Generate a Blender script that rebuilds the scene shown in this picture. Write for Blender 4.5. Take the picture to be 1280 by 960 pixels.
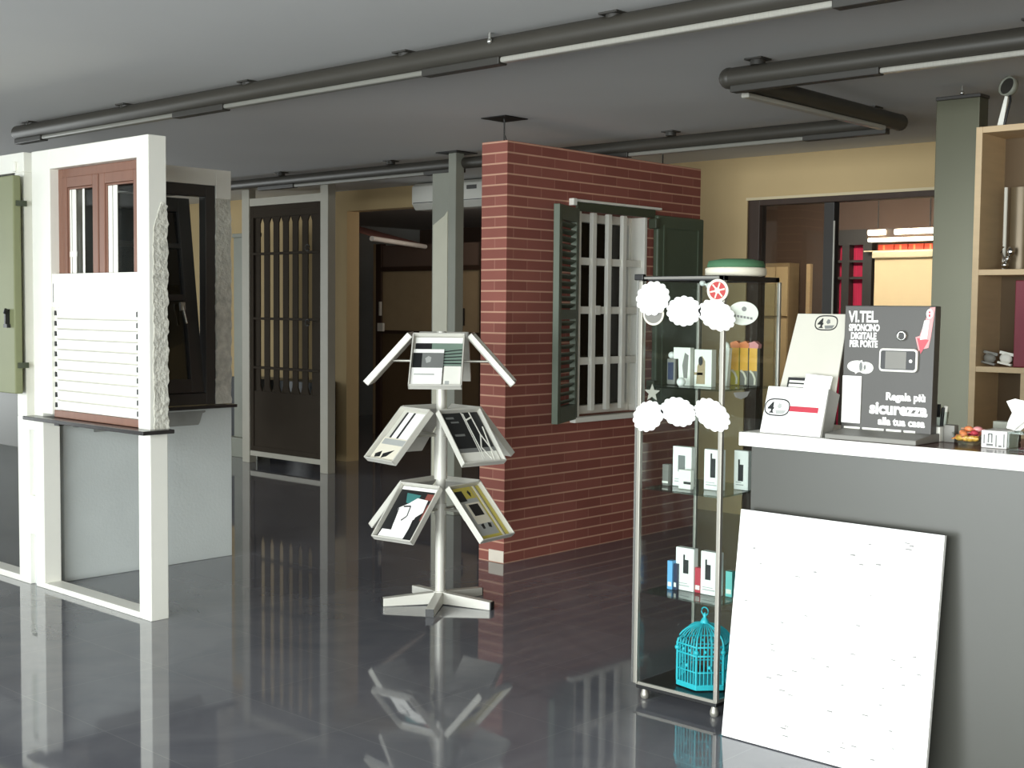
import bpy, bmesh, math, random
from mathutils import Matrix, Vector

random.seed(7)
SC = bpy.context.scene
for o in list(bpy.data.objects):
    bpy.data.objects.remove(o)

# ------------------------------------------------------------------ camera, light, exposure
cam_d = bpy.data.cameras.new('camera'); cam = bpy.data.objects.new('camera', cam_d)
SC.collection.objects.link(cam); SC.camera = cam
cam_d.sensor_width = 36.0; cam_d.lens = 45.28; cam_d.clip_start = 0.05; cam_d.clip_end = 100
_r = Vector((0.73632577, 0.67655958, 0.0095659)); _u = Vector((-0.04654381, 0.03654116, 0.99824767))
_f = Vector((-0.67502447, 0.73548072, -0.05839586))
cam.matrix_world = Matrix(((_r.x, _u.x, -_f.x, 0), (_r.y, _u.y, -_f.y, 0), (_r.z, _u.z, -_f.z, 1.55), (0, 0, 0, 1)))

SC.view_settings.view_transform = 'Standard'
SC.view_settings.look = 'None'
SC.view_settings.exposure = 0.15
SC.view_settings.gamma = 1.0
SC.view_settings.use_curve_mapping = False
SC.cycles.use_denoising = True
SC.cycles.max_bounces = 10
SC.cycles.diffuse_bounces = 7
SC.cycles.glossy_bounces = 4
SC.cycles.transparent_max_bounces = 16
SC.cycles.sample_clamp_indirect = 4.0
SC.cycles.caustics_reflective = False
SC.cycles.caustics_refractive = False

w = bpy.data.worlds.new('sky'); SC.world = w; w.use_nodes = True
bg = w.node_tree.nodes['Background']
bg.inputs[0].default_value = (0.80, 0.90, 1.0, 1); bg.inputs[1].default_value = 1.2


def area(name, loc, size, rot, power, col):
    d = bpy.data.lights.new(name, 'AREA'); d.shape = 'RECTANGLE'
    d.size, d.size_y = size; d.energy = power; d.color = col
    o = bpy.data.objects.new(name, d); SC.collection.objects.link(o)
    o.location = loc; o.rotation_euler = rot
    return o


# daylight through the open shop front behind the camera
area('daylight_storefront', (.2, -6.0, 1.9), (16.0, 4.2), (math.radians(90), 0, 0), 2250, (0.95, 1.0, 0.98))
# fill light added for the deep ceiling, through an invented left wall opening
area('side_fill_light', (-14.5, 2.3, 1.35), (6.0, 2.3), (math.radians(90), 0, math.radians(-90)), 205, (0.96, 1.0, 0.97))
# tube lamps of the workshop behind the back wall
area('workshop_tube_light', (-5.7, 10.2, 2.6), (1.8, 0.3), (math.radians(30), 0, 0), 38, (1.0, 0.93, 0.80))
_d = bpy.data.lights.new('backroom_fill_light', 'POINT'); _d.energy = 18; _d.color = (1.0, 0.84, 0.70); _d.shadow_soft_size = .15  # unseen lamp added to brighten the back-left room
_o = bpy.data.objects.new('backroom_fill_light', _d); SC.collection.objects.link(_o); _o.location = (-9.0, 9.9, 2.35)


# ------------------------------------------------------------------ materials
def lin(c):
    r = []
    for v in c:
        v /= 255.0
        r.append(v / 12.92 if v <= 0.04045 else ((v + 0.055) / 1.055) ** 2.4)
    return (*r, 1)


MATS = {}


def mat(name, rgb, rough=0.5, metal=0.0, var=0.06, scale=6.0, bump=0.0, bscale=60.0, spec=0.5, emit=0.0, ior=1.5, stretch=None):
    if name in MATS:
        return MATS[name]
    m = bpy.data.materials.new(name); m.use_nodes = True
    nt = m.node_tree; b = nt.nodes['Principled BSDF']
    b.inputs['Roughness'].default_value = rough; b.inputs['Metallic'].default_value = metal
    b.inputs['Specular IOR Level'].default_value = spec; b.inputs['IOR'].default_value = ior
    tc = nt.nodes.new('ShaderNodeTexCoord')
    mp = nt.nodes.new('ShaderNodeMapping')
    if stretch:
        mp.inputs['Scale'].default_value = stretch
    nt.links.new(tc.outputs['Object'], mp.inputs['Vector'])
    nz = nt.nodes.new('ShaderNodeTexNoise'); nz.inputs['Scale'].default_value = scale; nz.inputs['Detail'].default_value = 4
    nt.links.new(mp.outputs['Vector'], nz.inputs['Vector'])
    cr = nt.nodes.new('ShaderNodeValToRGB')
    c = lin(rgb)
    cr.color_ramp.elements[0].position = 0.3; cr.color_ramp.elements[1].position = 0.7
    cr.color_ramp.elements[0].color = (*[x * (1 - var) for x in c[:3]], 1)
    cr.color_ramp.elements[1].color = (*[min(1, x * (1 + var)) for x in c[:3]], 1)
    nt.links.new(nz.outputs['Fac'], cr.inputs['Fac'])
    nt.links.new(cr.outputs['Color'], b.inputs['Base Color'])
    if emit:
        nt.links.new(cr.outputs['Color'], b.inputs['Emission Color'])
        b.inputs['Emission Strength'].default_value = emit
    if bump:
        n2 = nt.nodes.new('ShaderNodeTexNoise'); n2.inputs['Scale'].default_value = bscale; n2.inputs['Detail'].default_value = 6
        nt.links.new(tc.outputs['Object'], n2.inputs['Vector'])
        bp = nt.nodes.new('ShaderNodeBump'); bp.inputs['Strength'].default_value = bump; bp.inputs['Distance'].default_value = 0.02
        nt.links.new(n2.outputs['Fac'], bp.inputs['Height']); nt.links.new(bp.outputs['Normal'], b.inputs['Normal'])
    MATS[name] = m
    return m


def glass_mat(name, tint=(0.93, 0.96, 0.95), base=0.05):
    m = bpy.data.materials.new(name); m.use_nodes = True
    nt = m.node_tree; nt.nodes.clear()
    out = nt.nodes.new('ShaderNodeOutputMaterial'); mix = nt.nodes.new('ShaderNodeMixShader')
    tr = nt.nodes.new('ShaderNodeBsdfTransparent'); tr.inputs[0].default_value = (*tint, 1)
    gl = nt.nodes.new('ShaderNodeBsdfGlossy'); gl.inputs['Roughness'].default_value = 0.02
    lw = nt.nodes.new('ShaderNodeLayerWeight'); lw.inputs['Blend'].default_value = 0.5
    pw = nt.nodes.new('ShaderNodeMath'); pw.operation = 'POWER'; pw.inputs[1].default_value = 5
    fr = nt.nodes.new('ShaderNodeMapRange'); fr.inputs['To Min'].default_value = 0.035; fr.inputs['To Max'].default_value = 0.9
    nt.links.new(lw.outputs['Facing'], pw.inputs[0]); nt.links.new(pw.outputs[0], fr.inputs['Value'])
    nt.links.new(fr.outputs[0], mix.inputs[0]); nt.links.new(tr.outputs[0], mix.inputs[1])
    nt.links.new(gl.outputs[0], mix.inputs[2]); nt.links.new(mix.outputs[0], out.inputs[0])
    MATS[name] = m
    return m


def brick_mat():
    m = bpy.data.materials.new('red_brick'); m.use_nodes = True
    nt = m.node_tree; b = nt.nodes['Principled BSDF']; b.inputs['Roughness'].default_value = 0.75
    b.inputs['Specular IOR Level'].default_value = 0.25
    uv = nt.nodes.new('ShaderNodeUVMap'); uv.uv_map = 'UVMap'
    br = nt.nodes.new('ShaderNodeTexBrick')
    br.inputs['Scale'].default_value = 1.0
    br.inputs['Brick Width'].default_value = 0.25; br.inputs['Row Height'].default_value = 0.0637
    br.inputs['Mortar Size'].default_value = 0.0042; br.inputs['Mortar Smooth'].default_value = 0.25
    br.inputs['Color1'].default_value = lin((160, 98, 87)); br.inputs['Color2'].default_value = lin((146, 87, 77))
    br.inputs['Mortar'].default_value = lin((172, 116, 102)); br.inputs['Bias'].default_value = 0.0
    nt.links.new(uv.outputs[0], br.inputs['Vector'])
    sp = nt.nodes.new('ShaderNodeSeparateXYZ'); nt.links.new(uv.outputs[0], sp.inputs[0])
    dv = nt.nodes.new('ShaderNodeMath'); dv.operation = 'DIVIDE'; dv.inputs[1].default_value = 0.0637; nt.links.new(sp.outputs['Y'], dv.inputs[0])
    pg = nt.nodes.new('ShaderNodeMath'); pg.operation = 'PINGPONG'; pg.inputs[1].default_value = 0.5; nt.links.new(dv.outputs[0], pg.inputs[0])
    mk = nt.nodes.new('ShaderNodeMapRange'); mk.inputs['From Min'].default_value = 0.05; mk.inputs['From Max'].default_value = 0.10
    mk.inputs['To Min'].default_value = 1; mk.inputs['To Max'].default_value = 0; nt.links.new(pg.outputs[0], mk.inputs['Value'])
    rw = nt.nodes.new('ShaderNodeMix'); rw.data_type = 'RGBA'; rw.inputs['B'].default_value = lin((214, 166, 142))
    nt.links.new(mk.outputs[0], rw.inputs[0]); nt.links.new(br.outputs['Color'], rw.inputs['A'])
    nz = nt.nodes.new('ShaderNodeTexNoise'); nz.inputs['Scale'].default_value = 3; nz.inputs['Detail'].default_value = 5
    nt.links.new(uv.outputs[0], nz.inputs['Vector'])
    mx = nt.nodes.new('ShaderNodeMix'); mx.data_type = 'RGBA'; mx.blend_type = 'MULTIPLY'; mx.inputs[0].default_value = 0.5
    cr = nt.nodes.new('ShaderNodeValToRGB'); cr.color_ramp.elements[0].color = (.6, .6, .6, 1); cr.color_ramp.elements[0].position = .3
    nt.links.new(nz.outputs['Fac'], cr.inputs['Fac'])
    nt.links.new(rw.outputs['Result'], mx.inputs['A']); nt.links.new(cr.outputs['Color'], mx.inputs['B'])
    nt.links.new(mx.outputs['Result'], b.inputs['Base Color'])
    bp = nt.nodes.new('ShaderNodeBump'); bp.inputs['Strength'].default_value = 0.3; bp.inputs['Distance'].default_value = 0.004; bp.invert = True
    nt.links.new(br.outputs['Fac'], bp.inputs['Height']); nt.links.new(bp.outputs['Normal'], b.inputs['Normal'])
    MATS['red_brick'] = m
    return m


def floor_mat():
    m = bpy.data.materials.new('dark_tile_floor'); m.use_nodes = True
    nt = m.node_tree; b = nt.nodes['Principled BSDF']
    b.inputs['IOR'].default_value = 1.62
    uv = nt.nodes.new('ShaderNodeUVMap'); uv.uv_map = 'UVMap'
    br = nt.nodes.new('ShaderNodeTexBrick'); br.offset = 0.0; br.squash = 1.0
    br.inputs['Scale'].default_value = 1.0; br.inputs['Brick Width'].default_value = 0.6; br.inputs['Row Height'].default_value = 0.6
    br.inputs['Mortar Size'].default_value = 0.0022; br.inputs['Mortar Smooth'].default_value = 0.1
    br.inputs['Color1'].default_value = lin((110, 111, 117)); br.inputs['Color2'].default_value = lin((113, 114, 120))
    br.inputs['Mortar'].default_value = lin((124, 125, 129))
    nt.links.new(uv.outputs[0], br.inputs['Vector'])
    nz = nt.nodes.new('ShaderNodeTexNoise'); nz.inputs['Scale'].default_value = 2.2; nz.inputs['Detail'].default_value = 8
    nz.inputs['Distortion'].default_value = 1.2
    nt.links.new(uv.outputs[0], nz.inputs['Vector'])
    cr = nt.nodes.new('ShaderNodeValToRGB')
    cr.color_ramp.elements[0].position = .32; cr.color_ramp.elements[0].color = (.84, .84, .86, 1)
    cr.color_ramp.elements[1].position = .72; cr.color_ramp.elements[1].color = (1.14, 1.12, 1.1, 1)
    nt.links.new(nz.outputs['Fac'], cr.inputs['Fac'])
    mx = nt.nodes.new('ShaderNodeMix'); mx.data_type = 'RGBA'; mx.blend_type = 'MULTIPLY'; mx.inputs[0].default_value = 1
    nt.links.new(br.outputs['Color'], mx.inputs['A']); nt.links.new(cr.outputs['Color'], mx.inputs['B'])
    nt.links.new(mx.outputs['Result'], b.inputs['Base Color'])
    rr = nt.nodes.new('ShaderNodeMapRange'); rr.inputs['To Min'].default_value = 0.025; rr.inputs['To Max'].default_value = 0.06
    nt.links.new(nz.outputs['Fac'], rr.inputs['Value']); nt.links.new(rr.outputs[0], b.inputs['Roughness'])
    MATS['floor'] = m
    return m


M = dict(
    white=mat('white_lacquer', (238, 237, 228), .45, var=.02),
    white2=mat('white_plastic', (240, 240, 236), .35, var=.02),
    shutter=mat('white_roller_shutter', (248, 247, 240), .4, var=.01),
    rough=mat('rough_white_plaster', (205, 203, 192), .9, var=.18, scale=25, bump=.6, bscale=45),
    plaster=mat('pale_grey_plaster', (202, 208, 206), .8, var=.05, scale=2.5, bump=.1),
    plaster_dark=mat('stained_grey_plaster', (140, 142, 138), .85, var=.12, scale=8),
    ceiling=mat('ceiling_paint', (206, 206, 204), .9, var=.02, scale=1),
    beige=mat('beige_wall_paint', (196, 172, 128), .8, var=.04, scale=1.5),
    beige_light=mat('beige_trim', (214, 200, 165), .6, var=.03),
    brownwall=mat('brown_wall_paint', (104, 86, 75), .85, var=.05, scale=1.5),
    frontwall=mat('front_wall_paint', (190, 188, 180), .8),
    brick=brick_mat(), floor=floor_mat(),
    patch=mat('pale_tile_patch', (225, 215, 200), .6),
    pipe=mat('anthracite_pipe', (60, 57, 51), .45, var=.04),
    pipe_dark=mat('dark_lamp_holder', (52, 50, 46), .5, var=.04),
    tube=mat('white_lamp_tube', (128, 127, 120), .35, var=.02),
    prism=mat('ribbed_lamp_cover', (160, 158, 150), .3, var=.10, scale=1.0, stretch=(140, 1, 1)),
    alu=mat('brushed_aluminium', (196, 194, 184), .38, .7, var=.03),
    alu_paint=mat('grey_painted_metal', (214, 212, 203), .4, .15, var=.03),
    steel=mat('polished_steel', (205, 205, 200), .2, .9, var=.02),
    colgrey=mat('grey_green_post_paint', (140, 142, 130), .5, var=.04),
    collight=mat('pale_grey_profile', (205, 203, 182), .45, var=.03),
    tower=mat('grey_metallic_pillar', (92, 92, 76), .3, .4, var=.05, scale=2),
    brownwin=mat('brown_window_lacquer', (128, 90, 74), .4, var=.08, scale=3, stretch=(8, 8, 1)),
    darkbrown=mat('dark_brown_wood', (62, 46, 36), .5, var=.1, scale=3, stretch=(8, 8, 1)),
    darkgrey=mat('anthracite_window_frame', (58, 56, 54), .45, var=.05),
    black=mat('black_plastic', (24, 24, 25), .4, var=.05),
    marble=mat('dark_marble_sill', (48, 46, 46), .25, var=.15, scale=20),
    green=mat('green_shutter_paint', (82, 93, 76), .5, var=.05),
    green_dark=mat('dark_green_shutter_paint', (66, 72, 56), .55, var=.05),
    olive=mat('olive_door_paint', (124, 128, 94), .5, var=.04),
    gategrey=mat('taupe_gate_paint', (58, 51, 43), .85, var=.05, spec=.1),
    postgrey=mat('stone_grey_frame_paint', (170, 166, 152), .5, var=.04),
    counter=mat('grey_counter_laminate', (74, 74, 69), .3, var=.05, scale=1.2),
    white_edge=mat('white_counter_edge', (250, 249, 244), .4, var=.01),
    maroon=mat('maroon_counter_top', (88, 48, 46), .18, var=.06),
    glass=glass_mat('clear_glass'), darkglass=glass_mat('smoked_glass', (.55, .55, .52)), greyglass=glass_mat('dark_grey_glass', (.14, .14, .14)), tintglass=glass_mat('tinted_glass', (.82, .80, .76)), alu_dark=mat('satin_aluminium', (158, 155, 146), .4, .5, var=.03),
    shelfglass=glass_mat('shelf_glass', (.80, .86, .84)),
    paper=mat('white_paper', (250, 249, 245), .7, var=.01),
    cream=mat('cream_paper', (232, 226, 208), .7, var=.02),
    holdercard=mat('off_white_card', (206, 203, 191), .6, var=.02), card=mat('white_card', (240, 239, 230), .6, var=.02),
    ink=mat('black_ink', (30, 31, 32), .5), grey_ink=mat('grey_ink', (120, 122, 120), .6),
    lightgrey_ink=mat('light_grey_ink', (176, 178, 175), .6),
    teal=mat('teal_print', (60, 120, 118), .5), sage=mat('sage_print', (120, 140, 128), .5),
    yellow=mat('yellow_print', (205, 190, 90), .5), brownprint=mat('red_brown_print', (130, 70, 62), .5),
    blue=mat('blue_carton', (112, 180, 232), .4), red=mat('red_carton', (190, 60, 75), .4), teal_box=mat('turquoise_carton', (120, 205, 200), .4),
    darkred=mat('dark_red_paint', (140, 36, 40), .5),
    navy=mat('dark_blue_carton', (40, 50, 80), .4),
    cyan=mat('turquoise_wire', (52, 196, 212), .4, var=.05),
    orange=mat('orange_foil', (232, 140, 90), .35), amber=mat('amber_liquid', (244, 186, 84), .3),
    darkpanel=mat('dark_grey_display_print', (76, 74, 71), .45, var=.08, scale=2),
    smudge=mat('faint_grey_smudge', (138, 138, 135), .6), midgrey=mat('mid_grey_card', (128, 126, 120), .5),
    panelwhite=mat('white_display_board', (250, 250, 248), .5, var=.01),
    curtain=mat('crimson_curtain', (196, 40, 80), .8, var=.2, scale=4, stretch=(20, 20, .5)),
    blind=mat('beige_roller_blind', (230, 206, 162), .8, var=.02),
    redstrip=mat('red_binders_paint', (205, 70, 50), .6),
    lampon=mat('lit_lamp_tube', (255, 240, 205), .4, var=.0, emit=6.0),
    taupe=mat('taupe_door_panel', (168, 148, 116), .7, var=.04),
    awning=mat('brown_awning_fabric', (126, 84, 76), .9, var=.06),
    shelfwood=mat('pale_shelf_edge', (206, 180, 142), .5, var=.05, scale=4, stretch=(1, 1, 8)),
    shelfback=mat('brown_shelf_back', (98, 79, 55), .7, var=.05, scale=3),
    ac=mat('white_air_conditioner', (214, 213, 204), .4, var=.02),
    redseal=mat('red_badge_print', (186, 60, 60), .5), greenoval=mat('pale_green_badge', (206, 212, 200), .5),
    greenplate=mat('green_felt', (70, 112, 80), .8), lowdark=mat('blue_black_panel', (52, 54, 58), .4, var=.05),
    bronze=mat('grey_brown_metal', (112, 98, 76), .35, .3), chrome=mat('chrome', (220, 220, 218), .12, 1.0, var=.01),
    pink=mat('pink_foil', (225, 150, 150), .4), magenta=mat('crimson_folder', (122, 28, 48), .5),
)


# ------------------------------------------------------------------ mesh building
class MB:
    def __init__(s):
        s.v, s.f, s.m, s.sm = [], [], [], []
        s.T = Matrix(); s.mi = 0

    def add(s, vs, fs, smooth=False):
        n = len(s.v)
        s.v += [s.T @ Vector(v) for v in vs]
        for f in fs:
            s.f.append([i + n for i in f]); s.m.append(s.mi)
            s.sm.append(smooth)

    def box(s, x0, x1, y0, y1, z0, z1):
        x0, x1 = sorted((x0, x1)); y0, y1 = sorted((y0, y1)); z0, z1 = sorted((z0, z1))
        s.add([(x0, y0, z0), (x1, y0, z0), (x1, y1, z0), (x0, y1, z0), (x0, y0, z1), (x1, y0, z1), (x1, y1, z1), (x0, y1, z1)],
              [(0, 3, 2, 1), (4, 5, 6, 7), (0, 1, 5, 4), (1, 2, 6, 5), (2, 3, 7, 6), (3, 0, 4, 7)])
        return s

    def cyl(s, p0, p1, r0, r1=None, n=16, caps=True):
        if r1 is None: r1 = r0
        p0, p1 = Vector(p0), Vector(p1); d = (p1 - p0).normalized()
        a = d.orthogonal().normalized(); b = d.cross(a)
        vs = []
        for p, r in ((p0, r0), (p1, r1)):
            vs += [p + r * (math.cos(2 * math.pi * i / n) * a + math.sin(2 * math.pi * i / n) * b) for i in range(n)]
        s.add(vs, [(i, (i + 1) % n, n + (i + 1) % n, n + i) for i in range(n)], True)
        if caps:
            s.add(vs, [tuple(range(n))[::-1], tuple(range(n, 2 * n))])
        return s

    def tube(s, pts, r, n=8, closed=False):
        pts = [Vector(p) for p in pts]; N = len(pts); rings = []
        for i, p in enumerate(pts):
            if closed: t = pts[(i + 1) % N] - pts[i - 1]
            else: t = pts[min(i + 1, N - 1)] - pts[max(i - 1, 0)]
            t.normalize()
            up = Vector((0, 0, 1)) if abs(t.z) < .95 else Vector((1, 0, 0))
            a = t.cross(up).normalized(); b = t.cross(a)
            rings.append([p + r * (math.cos(2 * math.pi * k / n) * a + math.sin(2 * math.pi * k / n) * b) for k in range(n)])
        vs = [q for rg in rings for q in rg]; fs = []
        for i in range(N if closed else N - 1):
            j = (i + 1) % N
            fs += [(i * n + k, i * n + (k + 1) % n, j * n + (k + 1) % n, j * n + k) for k in range(n)]
        s.add(vs, fs, True)
        if not closed:
            s.add(vs, [tuple(range(n))[::-1], tuple(range((N - 1) * n, N * n))])
        return s

    def lathe(s, prof, c=(0, 0, 0), n=24, a0=0, a1=None):
        c = Vector(c); vs = []
        for r, z in prof:
            vs += [c + Vector((r * math.cos(2 * math.pi * k / n), r * math.sin(2 * math.pi * k / n), z)) for k in range(n)]
        fs = []
        for i in range(len(prof) - 1):
            fs += [(i * n + k, i * n + (k + 1) % n, (i + 1) * n + (k + 1) % n, (i + 1) * n + k) for k in range(n)]
        s.add(vs, fs, True)
        s.add(vs, [tuple(range(n))[::-1], tuple(range((len(prof) - 1) * n, len(prof) * n))])
        return s

    def ball(s, c, r, n=12, sx=1, sy=1, sz=1):
        T0 = s.T
        s.T = T0 @ Matrix.Translation(c) @ Matrix.Diagonal((sx, sy, sz, 1))
        k = 8
        s.lathe([(max(1e-4, r * math.sin(math.pi * i / k)), -r * math.cos(math.pi * i / k)) for i in range(k + 1)], n=n)
        s.T = T0
        return s

    def prism(s, poly, c0, c1, axis='z'):
        """polygon (a,b) swept along the axis: z -> (a,b,c), y -> (a,c,b), x -> (c,a,b)"""
        pt = {'z': lambda a, b, c: (a, b, c), 'y': lambda a, b, c: (a, c, b), 'x': lambda a, b, c: (c, a, b)}[axis]
        n = len(poly)
        vs = [pt(a, b, c0) for a, b in poly] + [pt(a, b, c1) for a, b in poly]
        s.add(vs, [tuple(range(n))[::-1], tuple(range(n, 2 * n))] + [(i, (i + 1) % n, n + (i + 1) % n, n + i) for i in range(n)])
        return s

    def text(s, txt, size, x, y, z=0, bold=0.0, align='LEFT', depth=0.0004, width=None):
        cu = bpy.data.curves.new('lettering', 'FONT'); cu.body = txt; cu.size = size; cu.align_x = align
        cu.offset = bold; cu.extrude = depth
        cu.resolution_u = 3
        ob = bpy.data.objects.new('lettering', cu); SC.collection.objects.link(ob)
        bpy.context.view_layer.update()
        me = bpy.data.meshes.new_from_object(ob.evaluated_get(bpy.context.evaluated_depsgraph_get()))
        xs = [v.co.x for v in me.vertices]
        k = 1.0
        if width and xs: k = width / (max(xs) - min(xs))
        s.add([(v.co.x * k + x, v.co.y + y, v.co.z + z) for v in me.vertices], [tuple(p.vertices) for p in me.polygons])
        bpy.data.objects.remove(ob); bpy.data.curves.remove(cu); bpy.data.meshes.remove(me)
        return s

    def build(s, name, mats, parent=None, bevel=0.0, seg=2):
        if not isinstance(mats, (list, tuple)): mats = [mats]
        if parent is not None:
            L = BASE[parent.name]
        else:
            xs = [v.x for v in s.v]; ys = [v.y for v in s.v]; zs = [v.z for v in s.v]
            L = Vector(((min(xs) + max(xs)) / 2, (min(ys) + max(ys)) / 2, min(zs)))
        me = bpy.data.meshes.new(name)
        me.from_pydata([v - L for v in s.v], [], s.f)
        for m in mats: me.materials.append(m)
        uvl = me.uv_layers.new(name='UVMap')
        for p, mi, sm in zip(me.polygons, s.m, s.sm):
            p.material_index = mi; p.use_smooth = sm
        me.update()
        for p in me.polygons:
            nrm = p.normal; ax = max(range(3), key=lambda i: abs(nrm[i]))
            for li in p.loop_indices:
                q = s.v[me.loops[li].vertex_index]
                uvl.data[li].uv = (q.x, q.y) if ax == 2 else ((q.y, q.z) if ax == 0 else (q.x, q.z))
        bm = bmesh.new(); bm.from_mesh(me); bmesh.ops.recalc_face_normals(bm, faces=bm.faces); bm.to_mesh(me); bm.free()
        o = bpy.data.objects.new(name, me); SC.collection.objects.link(o)
        if parent is not None:
            o.parent = parent
        else:
            o.location = L
        BASE[o.name] = L
        if bevel:
            md = o.modifiers.new('bevel', 'BEVEL'); md.width = bevel; md.segments = seg; md.limit_method = 'ANGLE'; md.angle_limit = math.radians(50)
        return o


BASE = {}


def thing(name, label, cat, loc, group=None):
    o = bpy.data.objects.new(name, None); SC.collection.objects.link(o)
    o.location = loc; o.empty_display_size = .1
    BASE[o.name] = Vector(loc)
    return tag(o, label, cat, group)


def tag(o, label, cat, group=None):
    o['label'] = label; o['category'] = cat
    if group: o['group'] = group
    return o


def struct(o):
    o['kind'] = 'structure'
    return o


def B(*a):
    return MB().box(*a)


def frame2(mb, a0, a1, b0, b1, wd, c0, c1, axis='y'):
    """rectangular frame of four bars in the plane across `axis`"""
    def bx(p0, p1, q0, q1):
        if axis == 'y': mb.box(p0, p1, c0, c1, q0, q1)
        else: mb.box(c0, c1, p0, p1, q0, q1)
    bx(a0, a0 + wd, b0, b1); bx(a1 - wd, a1, b0, b1); bx(a0 + wd, a1 - wd, b0, b0 + wd); bx(a0 + wd, a1 - wd, b1 - wd, b1)
    return mb


# ------------------------------------------------------------------ the setting
CZ = 2.70
struct(B(-14, 3.2, -2.0, 13.2, -.1, 0).build('floor', M['floor']))
struct(B(-14, 3.2, -2.0, 13.2, CZ, CZ + .1).build('ceiling', M['ceiling']))
wl_ = MB(); wl_.box(-14.1, -14, -2.0, -.8, -.1, CZ + .1); wl_.box(-14.1, -14, 5.3, 13.2, -.1, CZ + .1); wl_.box(-14.1, -14, -.8, 5.3, -.1, .2); wl_.box(-14.1, -14, -.8, 5.3, 2.5, CZ + .1)  # window opening invented to let the side fill light in
struct(wl_.build('wall_left', M['plaster']))
struct(B(3.2, 3.3, -2.0, 13.2, -.1, CZ + .1).build('wall_right', M['beige']))
struct(B(-14.1, 3.3, 13.2, 13.3, -.1, CZ + .1).build('wall_far', M['brownwall']))
wb = MB()
wb.box(-14, -9.92, 8.36, 8.52, 0, CZ); wb.box(-9.92, -7.2, 8.36, 8.52, 2.5, CZ)
wb.box(-7.2, -5.29, 8.36, 8.52, 0, CZ); wb.box(-5.29, -3.3, 8.36, 8.52, 2.385, CZ); wb.box(-3.3, 3.2, 8.36, 8.52, 0, CZ)
struct(wb.build('wall_back', M['beige']))
struct(B(-5.29, -3.3, 8.34, 8.36, 2.375, 2.395).build('trim_1', M['beige_light']))
struct(B(-8.1, -8.0, 8.52, 13.2, 0, CZ).build('wall_partition', M['brownwall']))
wf = MB()
wf.box(-14, 3.2, -2.1, -2.0, 2.58, CZ); wf.box(-14, -6.5, -2.1, -2, 0, 2.58); wf.box(3.0, 3.2, -2.1, -2, 0, 2.58)
struct(wf.build('wall_front', M['frontwall']))

# brown framed glazed doorway in the back wall
d1 = MB(); d1.box(-5.29, -5.19, 8.37, 8.47, 0, 2.385); d1.box(-5.19, -3.3, 8.37, 8.47, 2.335, 2.385)
d1 = struct(d1.build('door_1', M['darkbrown'], bevel=.004))
mul = MB(); mul.box(-4.66, -4.58, 8.38, 8.46, 0, 2.334); mul.build('mullion', M['darkgrey'], d1, bevel=.003)
B(-4.578, -4.566, 8.37, 8.38, .05, 2.2).build('edge_strip', M['alu'], d1)
B(-5.19, -4.66, 8.415, 8.425, .02, 2.334).build('pane', M['tintglass'], d1)

# ------------------------------------------------------------------ brick display wall with its window
BX0, BX1, BY0, BY1, BH = -5.487, -5.277, 5.69, 7.72, 2.555
WY0, WY1, WZ0, WZ1 = 6.36, 7.09, .86, 2.175
bw = thing('brick_display_wall', 'red brick display wall with white barred window, hung from ceiling by a rod', 'wall panel', (-5.38, 6.7, 0))
mb = MB()
mb.box(BX0, BX1, BY0, WY0, 0, BH); mb.box(BX0, BX1, WY1, BY1, 0, BH)
mb.box(BX0, BX1, WY0, WY1, 0, WZ0); mb.box(BX0, BX1, WY0, WY1, WZ1, BH)
mb.build('brick_body', M['brick'], bw)
mb = B(-5.40, -5.2775, BY0 - .004, BY0 + .001, .005, .075); o = mb.build('tile_patch', M['patch'], bw); o['label'] = 'pale cream tile at the foot of the corner'
mb = MB(); frame2(mb, WY0, WY1, WZ0, WZ1, .055, BX0 + .03, BX0 + .1, 'x')
mb.box(BX0 + .1, BX1 + .004, WY1 - .03, WY1, WZ0, WZ1)
mb.box(BX0 + .1, BX1 + .004, WY0, WY0 + .03, WZ0, WZ1)
mb.build('window_frame', M['white'], bw, bevel=.004)
mb = MB()
for y in (6.54, 6.70, 6.86):
    mb.box(-5.315, -5.285, y - .021, y + .021, WZ0 + .03, WZ1)
for z in (1.86, 1.545, 1.215):
    mb.box(-5.33, -5.30, WY0 + .03, WY1 - .03, z - .024, z + .024)
for y, z in ((6.58, 1.545),):
    mb.box(-5.298, -5.283, y - .025, y + .03, z - .03, z + .03)
mb.build('security_grille', M['white'], bw, bevel=.004)
B(BX0 + .05, BX0 + .056, WY0 + .05, WY1 - .05, WZ0 + .05, WZ1 - .05).build('pane', M['greyglass'], bw)
mb = B(BX1 - .02, BX1 + .045, 6.30, 7.13, WZ0 - .035, WZ0)
mb.build('sill', M['card'], bw, bevel=.006)
mb = B(BX1, BX1 + .02, 6.33, 7.16, WZ1 - .0, WZ1 + .055); mb.build('lintel_band', M['green_dark'], bw, bevel=.003)
mb = B(BX1, BX1 + .03, 6.29, 7.22, WZ1 + .056, WZ1 + .072); mb.box(BX1, BX1 + .04, 6.265, 6.30, WZ1 + .03, WZ1 + .074)
mb.build('shutter_rail', M['card'], bw, bevel=.003)


def leaf_mesh(wid, z0, z1):
    """louvred shutter leaf in its own plane: a across from the hinge, thickness along y"""
    mb = MB(); t = .02; fw = .06
    for a0, a1 in ((0, fw), (wid - fw, wid)): mb.box(a0, a1, -t, t, z0, z1)
    for c0, c1 in ((z0, z0 + .1), (z1 - .09, z1), ((z0 + z1) / 2 - .03, (z0 + z1) / 2 + .03)): mb.box(fw, wid - fw, -t, t, c0, c1)
    return mb


def place(mb, T):
    mb.v = [T @ v for v in mb.v]
    return mb


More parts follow.
